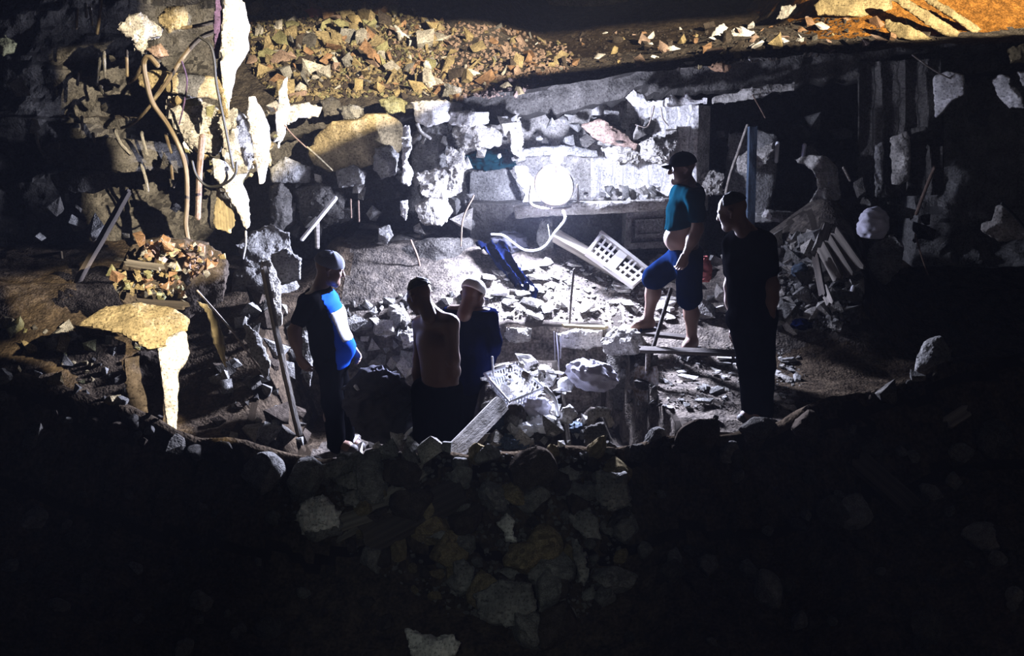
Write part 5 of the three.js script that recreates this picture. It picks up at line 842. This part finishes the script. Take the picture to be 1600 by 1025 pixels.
const RODS = [
  [[[333, 50], [318, 56], [305, 66], [284, 92], [262, 126], [240, 156]], 9.0, 0.022, 'bark_cable', 'cable', 'bark-coloured cable arching from the purple wall side down left', 'cable'],
  [[[246, 102], [232, 88], [225, 96], [229, 128], [238, 160], [262, 195], [280, 230], [290, 262], [292, 320], [290, 350], [296, 386], [303, 420], [308, 452]], 8.6, 0.024, 'bark_cable', 'cable', 'long bark-coloured cable hanging down the whole left ruin', 'cable'],
  [[[334, 34], [310, 40], [285, 44]], 9.0, 0.018, 'bark_cable', 'cable', 'short bark-coloured cable end above the arching cable', 'cable'],
  [[[312, 58], [328, 70], [334, 90], [338, 130], [350, 190], [364, 262]], 8.3, 0.012, 'black_cable', 'cable', 'black cable hanging across the white plaster column', 'cable'],
  [[[300, 252], [306, 272], [322, 290], [340, 291], [358, 283], [368, 270], [369, 254]], 8.2, 0.012, 'black_cable', 'cable', 'black cable loop round the pointed cream plaster slab', 'cable'],
  [[[239, 160], [222, 180], [206, 194], [190, 200]], 8.6, 0.014, 'bark_cable', 'cable', 'curved cable end branching left off the long cable', 'cable'],
  [[[283, 93, 9], [292, 124, 8.9], [288, 160], [280, 194]], 8.8, 0.008, 'purple_paint', 'cable', 'thin purplish wire hanging below the arching cable', 'cable'],
  [[[226, 97], [219, 108], [212, 122], [200, 130]], 8.6, 0.016, 'bark_cable', 'cable', 'short hooked cable end beside the knobbly cream lump', 'cable'],
  [[[308, 454], [340, 490], [362, 516], [416, 592]], 6.8, 0.008, 'grey_metal', 'rebar', 'thin straight rod slanting down behind the cream wood splinter', 'rod'],
  [[[384, 362], [384, 380], [380, 404]], 8.3, 0.01, 'white_plaster', 'rebar', 'thin pale rod end under the pointed cream plaster slab', 'rod'],
  [[[316, 214], [312, 260], [309, 340]], 8.5, 0.03, 'pink_brick', 'pipe', 'upright pinkish pipe left of the pointed cream plaster slab', 'pipe'],
  [[[524, 310], [472, 374]], 9.0, 0.022, 'white_pipe', 'pipe', 'white pipe leaning in front of the broken middle wall', 'pipe'],
  [[[495, 348], [496, 386]], 9.2, 0.026, 'grey_wood', 'post', 'short grey post end beside the foot of the white pipe', 'post'],
  [[[880, 330], [883, 342], [868, 362], [852, 384], [838, 391], [818, 390], [800, 378], [786, 368], [768, 366]], 9.0, 0.012, 'white_pipe', 'conduit', 'white bent conduit hanging below the floodlight ledge', 'conduit'],
  [[[856, 352], [858, 378], [845, 390]], 9.05, 0.004, 'white_pipe', 'wire', 'thin white wire beside the bent conduit', 'wire'],
  [[[897, 421], [893, 460], [890, 506]], 8.3, 0.011, 'dark_wood', 'stake', 'thin dark stake with a black tip stuck in the bright platform', 'stake'],
  [[[1022, 166], [1018, 182], [1011, 198], [994, 195]], 9.45, 0.009, 'grey_metal', 'rebar', 'bent bare rod hanging from the spiky plaster lip', 'rod'],
  [[[1032, 168], [1036, 186], [1044, 196]], 9.45, 0.008, 'grey_metal', 'rebar', 'short rod end right of the bent bare rod', 'rod'],
  [[[1168, 196], [1154, 236], [1142, 270], [1134, 302]], 9.4, 0.016, 'grey_wood', 'pole', 'slim pole leaning left of the blue post', 'pole'],
  [[[1172, 136, 9.8], [1178, 152], [1186, 166], [1196, 184]], 9.5, 0.008, 'rust', 'rebar', 'thin rod hanging above the blue post', 'rod'],
  [[[1215, 224], [1213, 252]], 9.75, 0.022, 'white_pipe', 'pipe', 'left one of two short pale pipe stubs above the dark opening', 'pipe'],
  [[[1257, 227], [1254, 250]], 9.75, 0.022, 'white_pipe', 'pipe', 'right one of two short pale pipe stubs above the dark opening', 'pipe'],
  [[[1318, 262], [1328, 282]], 9.2, 0.014, 'grey_metal', 'rebar', 'small slanting rod right of the crooked pale stub', 'rod'],
  [[[1333, 448], [1328, 466], [1325, 484]], 8.0, 0.016, 'white_pipe', 'pipe', 'white thin pipe end standing at the foot of the grey boulder', 'pipe'],
  [[[1432, 334], [1446, 296], [1460, 262]], 8.3, 0.016, 'rust', 'rebar', 'dim rod leaning on the dark right wall', 'rod'],
  [[[1566, 318], [1588, 340], [1606, 362]], 7.8, 0.014, 'black_cable', 'cable', 'black cable crossing the pale triangular slab', 'cable'],
  [[[1430, 366], [1440, 400], [1450, 430]], 8.2, 0.008, 'rust', 'wire', 'thin wire hanging right of the grey boulder', 'wire'],
  [[[1426, 86], [1460, 110], [1512, 136]], 9.0, 0.008, 'grey_metal', 'rebar', 'thin rod crossing the white kite-shaped plaster patch', 'rod'],
  [[[740, 306], [724, 340], [720, 384]], 9.2, 0.009, 'rust', 'rebar', 'thin upright rod left of the grey concrete panel', 'rod'],
  [[[642, 376], [652, 400], [658, 424]], 9.1, 0.012, 'rust', 'rebar', 'rusty rod slanting across the wide brown-grey block', 'rod'],
  [[[548, 312], [549, 340]], 9.3, 0.01, 'rust', 'rebar', 'left one of two thin rods hanging over the dark hollow', 'rod'],
  [[[560, 314], [561, 346]], 9.3, 0.01, 'rust', 'rebar', 'right one of two thin rods hanging over the dark hollow', 'rod'],
  [[[652, 194], [658, 206], [672, 216]], 9.5, 0.018, 'pale_concrete', 'pipe', 'pale bent pipe end beside the white plaster drip', 'pipe'],
  [[[480, 230], [500, 248], [519, 266]], 9.4, 0.01, 'yellow_wood', 'stick', 'yellowish stick crossing the corner of the big tan block', 'stick'],
  [[[428, 168], [452, 205], [478, 230]], 9.0, 0.008, 'rust', 'rebar', 'rusty rod slanting from the plaster spike to the big tan block', 'rod'],
  [[[556, 604], [566, 618], [588, 632], [612, 646], [624, 656], [630, 676], [632, 698]], 6.8, 0.018, 'white_pipe', 'pipe', 'white bent pipe running along the folded sheet in the pit', 'pipe'],
  [[[632, 684], [640, 674], [650, 667]], 6.75, 0.016, 'white_pipe', 'pipe', 'short white pipe stub at the lower end of the bent pipe', 'pipe'],
  [[[769, 558], [771, 588]], 6.95, 0.009, 'white_pipe', 'rebar', 'thin white rod standing at the corner of the white basket', 'rod'],
  [[[852, 606], [866, 622], [872, 648]], 6.65, 0.016, 'white_pipe', 'pipe', 'white pipe lying over the right side of the debris heap', 'pipe'],
];
for (const [pts, d, r, m, name, label, cat] of RODS) solid(name, label, cat, rod(pix(pts, d), r, r * 0.9), M[m]);
// short bent rods sticking out of the dark floor edges, far left
const STUBS = [[[157, 4], [155, 28], [152, 52]], [[134, 12], [135, 26]], [[141, 18], [144, 38]], [[120, 20], [119, 44]], [[156, 96], [153, 116], [151, 132]], [[163, 88], [164, 120]], [[198, 86], [199, 118]], [[122, 120], [121, 132]], [[57, 214], [62, 232], [71, 246]], [[146, 214], [150, 230], [152, 246]], [[181, 208], [190, 226], [204, 240]], [[222, 212], [226, 228], [230, 242]], [[260, 214], [265, 230], [268, 238]], [[92, 226], [93, 236]], [[222, 260], [228, 280], [231, 298]], [[268, 264], [271, 292]], [[158, 140], [164, 150]], [[128, 188], [129, 202]], [[96, 400], [100, 426]]];
STUBS.forEach((s, i) => solid('rebar_stub', 'short bare rod end sticking out of the dark ruin at far left', 'rod', rod([at(s[0][0], s[0][1] - 4, 9.75), ...pix(s, 9.25)], 0.018, 0.015, 6), M[i % 3 ? 'pale_concrete' : 'bark_cable'], 'bare rod ends in the dark ruin at far left'));

// blue post beside the opening
solid('blue_post', 'light blue painted post standing behind the man in black', 'post', board(at(1176, 198, 9.35), at(1172, 350, 9.2), 0.075, 0.06, 0, 0.02), M.blue_paint);
// shovel
{
  const a = at(1048, 452, 7.62), b = at(1012, 572, 7.22), e = at(1008, 628, 7.05), t = thing('shovel', 'long-handled shovel standing beside the raised foot of the capped man', 'shovel', b), L = (p) => p.clone().sub(b);
  mesh('handle', rod([L(a), L(b)], 0.017), M.dark_wood, t);
  const D = e.clone().sub(b), len = D.length(), X = V(0.92, 0, 0.38).normalize(), Y = D.clone().normalize(), g = new THREE.PlaneGeometry(0.2, len, 10, 12), p = g.attributes.position;
  const Z = V().crossVectors(X, Y).normalize(); X.crossVectors(Y, Z);
  for (let i = 0; i < p.count; i++) { const v = p.getY(i) / len + 0.5, w = 0.5 + 0.5 * Math.sin(Math.min(1, v * 1.25) * 1.57); const x = p.getX(i) * (v < 0.8 ? 1 : 1 - (v - 0.8) * 1.2) * (v < 0.3 ? 0.35 + 0.65 * Math.sqrt(Math.max(0, v) / 0.3) : 1); p.setXYZ(i, x, p.getY(i), -4.5 * x * x + 0.02 * w); }
  const back = g.clone(), q = back.attributes.position; for (let i = 0; i < q.count; i++) q.setZ(i, q.getZ(i) - 0.004);
  const m4 = new THREE.Matrix4().makeBasis(X, Y.clone().negate(), Z.clone().negate()).setPosition(D.clone().multiplyScalar(0.5)); g.rotateZ(0); 
  const bl = mesh('blade', merge([g, back].map((x) => { x.rotateZ(Math.PI); x.computeVertexNormals(); return x.toNonIndexed(); })), M.grey_metal, t); bl.geometry.applyMatrix4(new THREE.Matrix4().makeBasis(X, Y, Z).setPosition(D.clone().multiplyScalar(0.5)));
  mesh('socket', rod([V(0, 0, 0).addScaledVector(Y, -0.12), V(0, 0, 0).addScaledVector(Y, 0.05)], 0.024, 0.02), M.grey_metal, t);
}
const sit = (px, py) => hit(px, py, ground, 5.9).add(V(0, 0.03, 0));
// ---- sheets and bags: crumpled cloth or film over a heap (a field with folds)
function bag(name, label, cat, c, rx, ry, rz, m, o = {}) {
  const { fold = 0.03, f = 7, tip = [0, 0, 0], turn = 0, flatten = 0.35, s = 1 } = o, cs = Math.cos(turn), sn = Math.sin(turn);
  const field = (x, y, z) => { const X = x * cs + y * sn, Y = -x * sn + y * cs, p = X / rx, q = Y / ry, r = z / rz; let d = (Math.sqrt(p * p + q * q + r * r) - 1) * Math.min(rx, ry, rz); const w = fbm(X * f * 0.6 + s * 9, Y * f * 1.6 + 3, z * f, 3); d += fold * (1.6 * Math.abs(w) * 2 - 0.5) + fold * 0.7 * noise(X * f * 3, Y * f * 4 + s, z * f * 3); return smax(d, -y - ry * flatten * 2, 0.02); };
  const R = Math.max(rx, ry, rz) + fold * 2, k = V(R, R, R), g = skin(k.clone().negate(), k, Math.max(0.009, R / 28), field);
  g.translate(c.x, c.y, c.z); return solid(name, label, cat, creased(g, 0.9), M[m]);
}
bag('plastic_sheet', 'crumpled dim grey sheet draped over the pit slope between two men', 'sheet', at(600, 640, 6.90), 0.27, 0.36, 0.16, 'grey_cloth', { fold: 0.03, f: 5, s: 2, turn: 0.5 });
bag('cloth_bundle', 'bundle of pale striped cloth lying in the pit below the big boulder', 'cloth', at(926, 588, 7.00), 0.2, 0.12, 0.16, 'white_cloth', { fold: 0.022, f: 6, s: 3, turn: -0.3 });
bag('plastic_bag', 'small white bag left of the striped cloth bundle', 'bag', at(884, 602, 6.95), 0.06, 0.055, 0.06, 'white_plastic', { fold: 0.018, f: 16, s: 4 });
bag('sack', 'dark brown stuffed sack under the white basket', 'sack', sit(803, 662), 0.09, 0.13, 0.1, 'dark_wood', { fold: 0.015, f: 8, s: 5 });
bag('plastic_bag', 'pale blue bag left of the dark brown sack', 'bag', sit(774, 664), 0.07, 0.11, 0.08, 'blue_paint', { fold: 0.02, f: 12, s: 6 });
bag('cloth_bundle', 'greyish crumpled cloth at the foot of the debris heap', 'cloth', sit(842, 646), 0.12, 0.09, 0.1, 'white_cloth', { fold: 0.025, f: 9, s: 7, turn: -0.4 });
bag('plastic_bag', 'white crumpled sheet spread at the bottom of the pit', 'bag', sit(852, 670), 0.11, 0.055, 0.1, 'white_plastic', { fold: 0.025, f: 10, s: 8 });
bag('plastic_bag', 'white lump-shaped bag lowest at the left of the pit heap', 'bag', sit(820, 680), 0.07, 0.055, 0.07, 'white_plastic', { fold: 0.02, f: 12, s: 9 });
bag('plastic_bag', 'light blue bag at the right end of the pit heap', 'bag', sit(902, 676), 0.07, 0.05, 0.07, 'blue_paint', { fold: 0.022, f: 14, s: 10 });
bag('plastic_bag', 'pale blue bag crushed flat at the bottom left of the pit heap', 'bag', sit(800, 698), 0.13, 0.035, 0.08, 'blue_paint', { fold: 0.022, f: 14, s: 11 });
bag('plastic_bag', 'grey-blue white-topped bag beside the fallen slats', 'bag', at(1364, 352, 8.3), 0.13, 0.15, 0.12, 'white_cloth', { fold: 0.022, f: 5, s: 12 });
bag('plastic_sheet', 'pale sheet bunched under the grey concrete panel', 'sheet', at(796, 384, 9.4), 0.2, 0.14, 0.14, 'grey_cloth', { fold: 0.03, f: 6, s: 13 });
bag('pink_cloth', 'pinkish cloth caught behind the man with the shovel', 'cloth', at(1098, 424, 8.25), 0.07, 0.13, 0.08, 'pink_cloth', { fold: 0.025, f: 9, s: 14 });
bag('teal_cloth', 'dark teal cloth in the recess left of the niche', 'cloth', at(766, 252, 10.15), 0.25, 0.13, 0.1, 'teal_cloth', { fold: 0.035, f: 7, s: 15 });
bag('plastic_bag', 'dim blue bag on the grey pile right of the man in black', 'bag', at(1250, 424, 8.3), 0.07, 0.07, 0.07, 'blue_paint', { fold: 0.02, f: 12, s: 16 });
bag('cloth_bundle', 'dark blue rag at the foot of the grey pile', 'cloth', at(1252, 508, 7.7), 0.08, 0.045, 0.07, 'blue_cloth', { fold: 0.02, f: 12, s: 17 });
// blue tarpaulin hanging down the bright platform
{
  const c = (u, v) => { const p = hit(lerp(lerp(742, 806, v), lerp(790, 842, v), u), lerp(lerp(396, 452, v), lerp(398, 474, v), u), ground, 7.4); p.y += 0.05 + 0.09 * Math.abs(fbm(u * 4 + v, v * 5, 5)) + 0.05 * Math.sin(u * 15 + v * 5 + 2 * noise(u * 3, v * 2, 1)) * (0.4 + v * 0.6) + 0.05 * (1 - v); p.z += 0.03 * Math.sin(u * 14 + v * 3); return p; };
  const n = 44, pos = [], idx = [];
  for (let side = 0; side < 2; side++) for (let j = 0; j <= n; j++) for (let i = 0; i <= n; i++) { const p = c(i / n, j / n); pos.push(p.x, p.y - side * 0.006, p.z - side * 0.004); }
  const S = (n + 1) * (n + 1); for (let j = 0; j < n; j++) for (let i = 0; i < n; i++) { const a = j * (n + 1) + i, b = a + n + 1; idx.push(a, a + 1, b + 1, a, b + 1, b, S + a, S + b + 1, S + a + 1, S + a, S + b, S + b + 1); }
  const g = new THREE.BufferGeometry(); g.setAttribute('position', new THREE.Float32BufferAttribute(pos, 3)); g.setIndex(idx); g.computeVertexNormals(); boxUV(g);
  solid('tarpaulin', 'dark blue tarpaulin lying crumpled at the left of the bright platform', 'tarpaulin', g, M.blue_cloth);
}
// strips of cloth hanging over the pit edge
[[866, 518, 868, 588], [870, 520, 875, 597], [876, 524, 876, 560]].forEach(([x0, y0, x1, y1], i) => solid('cloth_strip', ['left', 'middle', 'short right'][i] + ' one of the white strips hanging over the pit edge', 'strip', board(at(x0, y0, 8.05), at(x1, y1, 7.95), 0.022, 0.004, 1.5, 0.01), M.white_cloth, 'white strips hanging over the pit edge'));
// broken plastic crate on the platform: frame, cross slats, solid middle band
{
  const q = pix([[918, 396, 8.85], [940, 366, 9.05], [1014, 424, 8.75], [988, 446, 8.55]]), o = q[0].clone(), t = thing('plastic_crate', 'broken pale plastic crate with square openings lying by the thick grey post', 'crate', o), n = V().crossVectors(q[3].clone().sub(q[0]), q[1].clone().sub(q[0])).normalize();
  if (n.z < 0) n.negate();
  const P = (u, v, k = 0) => q[0].clone().lerp(q[1], u).lerp(q[3].clone().lerp(q[2], u), v).addScaledVector(n, k).sub(o);
  const bar = (u0, v0, u1, v1, w, th = 0.02) => { const a = P(u0, v0), b = P(u1, v1), x = b.clone().sub(a), L = x.length(); x.normalize(); const y = V().crossVectors(n, x), g = flat(new THREE.BoxGeometry(L + w, w, th, 4, 1, 1)); return g.applyMatrix4(new THREE.Matrix4().makeBasis(x, y, n).setPosition(a.add(b).multiplyScalar(0.5))); };
  mesh('rim', merge([bar(0, 0, 1, 0, 0.03, 0.045), bar(1, 0, 1, 1, 0.035, 0.06), bar(0, 1, 1, 1, 0.03, 0.045), bar(0, 0, 0, 1, 0.035, 0.06)]), M.grey_plastic, t);
  mesh('solid_band', merge([bar(0.08, 0.48, 0.92, 0.48, 0.1, 0.014)]), M.grey_plastic, t);
  for (const v of [0.12, 0.22, 0.32, 0.66, 0.76, 0.88]) mesh('cross_slat', bar(0.05, v, 0.95, v + 0.015 * Math.sin(v * 30), 0.02, 0.014), M.grey_plastic, t);
  for (const u of [0.35, 0.62]) { mesh('long_slat', bar(u, 0.03, u, 0.36, 0.02, 0.014), M.grey_plastic, t); mesh('long_slat', bar(u, 0.62, u + 0.04, 0.97, 0.02, 0.014), M.grey_plastic, t); }
}
// white slatted basket, tipped, full of debris
{
  const q = pix([[757, 584, 7.02], [796, 628, 6.72], [850, 606, 6.82], [806, 568, 7.12]]), o = q[0].clone(), t = thing('plastic_basket', 'white slatted plastic basket tipped over on the debris heap in the pit', 'basket', o);
  const n = V().crossVectors(q[1].clone().sub(q[0]), q[3].clone().sub(q[0])).normalize(); if (n.y < 0) n.negate();
  const c = q.reduce((a, p) => a.add(p), V(0, 0, 0)).multiplyScalar(0.25), low = q.map((p) => p.clone().lerp(c, 0.22).addScaledVector(n, -0.13).sub(o)), top = q.map((p) => p.clone().sub(o));
  const loop = (l, r) => merge(l.map((p, i) => rod([p, l[(i + 1) % 4]], r)));
  mesh('rim', loop(top, 0.011), M.white_plastic, t); mesh('lower_rim', loop(low, 0.008), M.white_plastic, t); mesh('middle_rim', loop(top.map((p, i) => mid(p, low[i], 0.5)), 0.006), M.white_plastic, t);
  for (let i = 0; i < 4; i++) { const N = i % 2 ? 11 : 9; for (let k = 1; k < N; k++) mesh('slat', rod([top[i].clone().lerp(top[(i + 1) % 4], k / N), low[i].clone().lerp(low[(i + 1) % 4], k / N)], 0.006, 0.006, 6), M.white_plastic, t); }
  const b = flat(new ConvexGeometry(low.flatMap((p) => [p, p.clone().addScaledVector(n, 0.006)]))); mesh('bottom', b, M.white_plastic, t);
}
// pale bits heaped in and round the basket
const HEAP_BITS = [[764, 572], [800, 562], [830, 566], [866, 590], [870, 620], [850, 640], [806, 616], [780, 588]];
wallPieces('in the debris heap round the white basket', HEAP_BITS, 30, 6.88, 0.03, 0.1, ['white_plaster', 'white_plaster', 'pale_concrete'], 'plaster_bit', 0.1);
wallPieces('at the foot of the white bent pipe', [[572, 696], [600, 688], [646, 684], [652, 712], [600, 722], [574, 714]], 26, 6.6, 0.04, 0.14, ['white_plaster', 'pale_concrete', 'blue_paint'].slice(0, 2), 'plaster_bit', 0.08);

renderer.render(scene, camera);
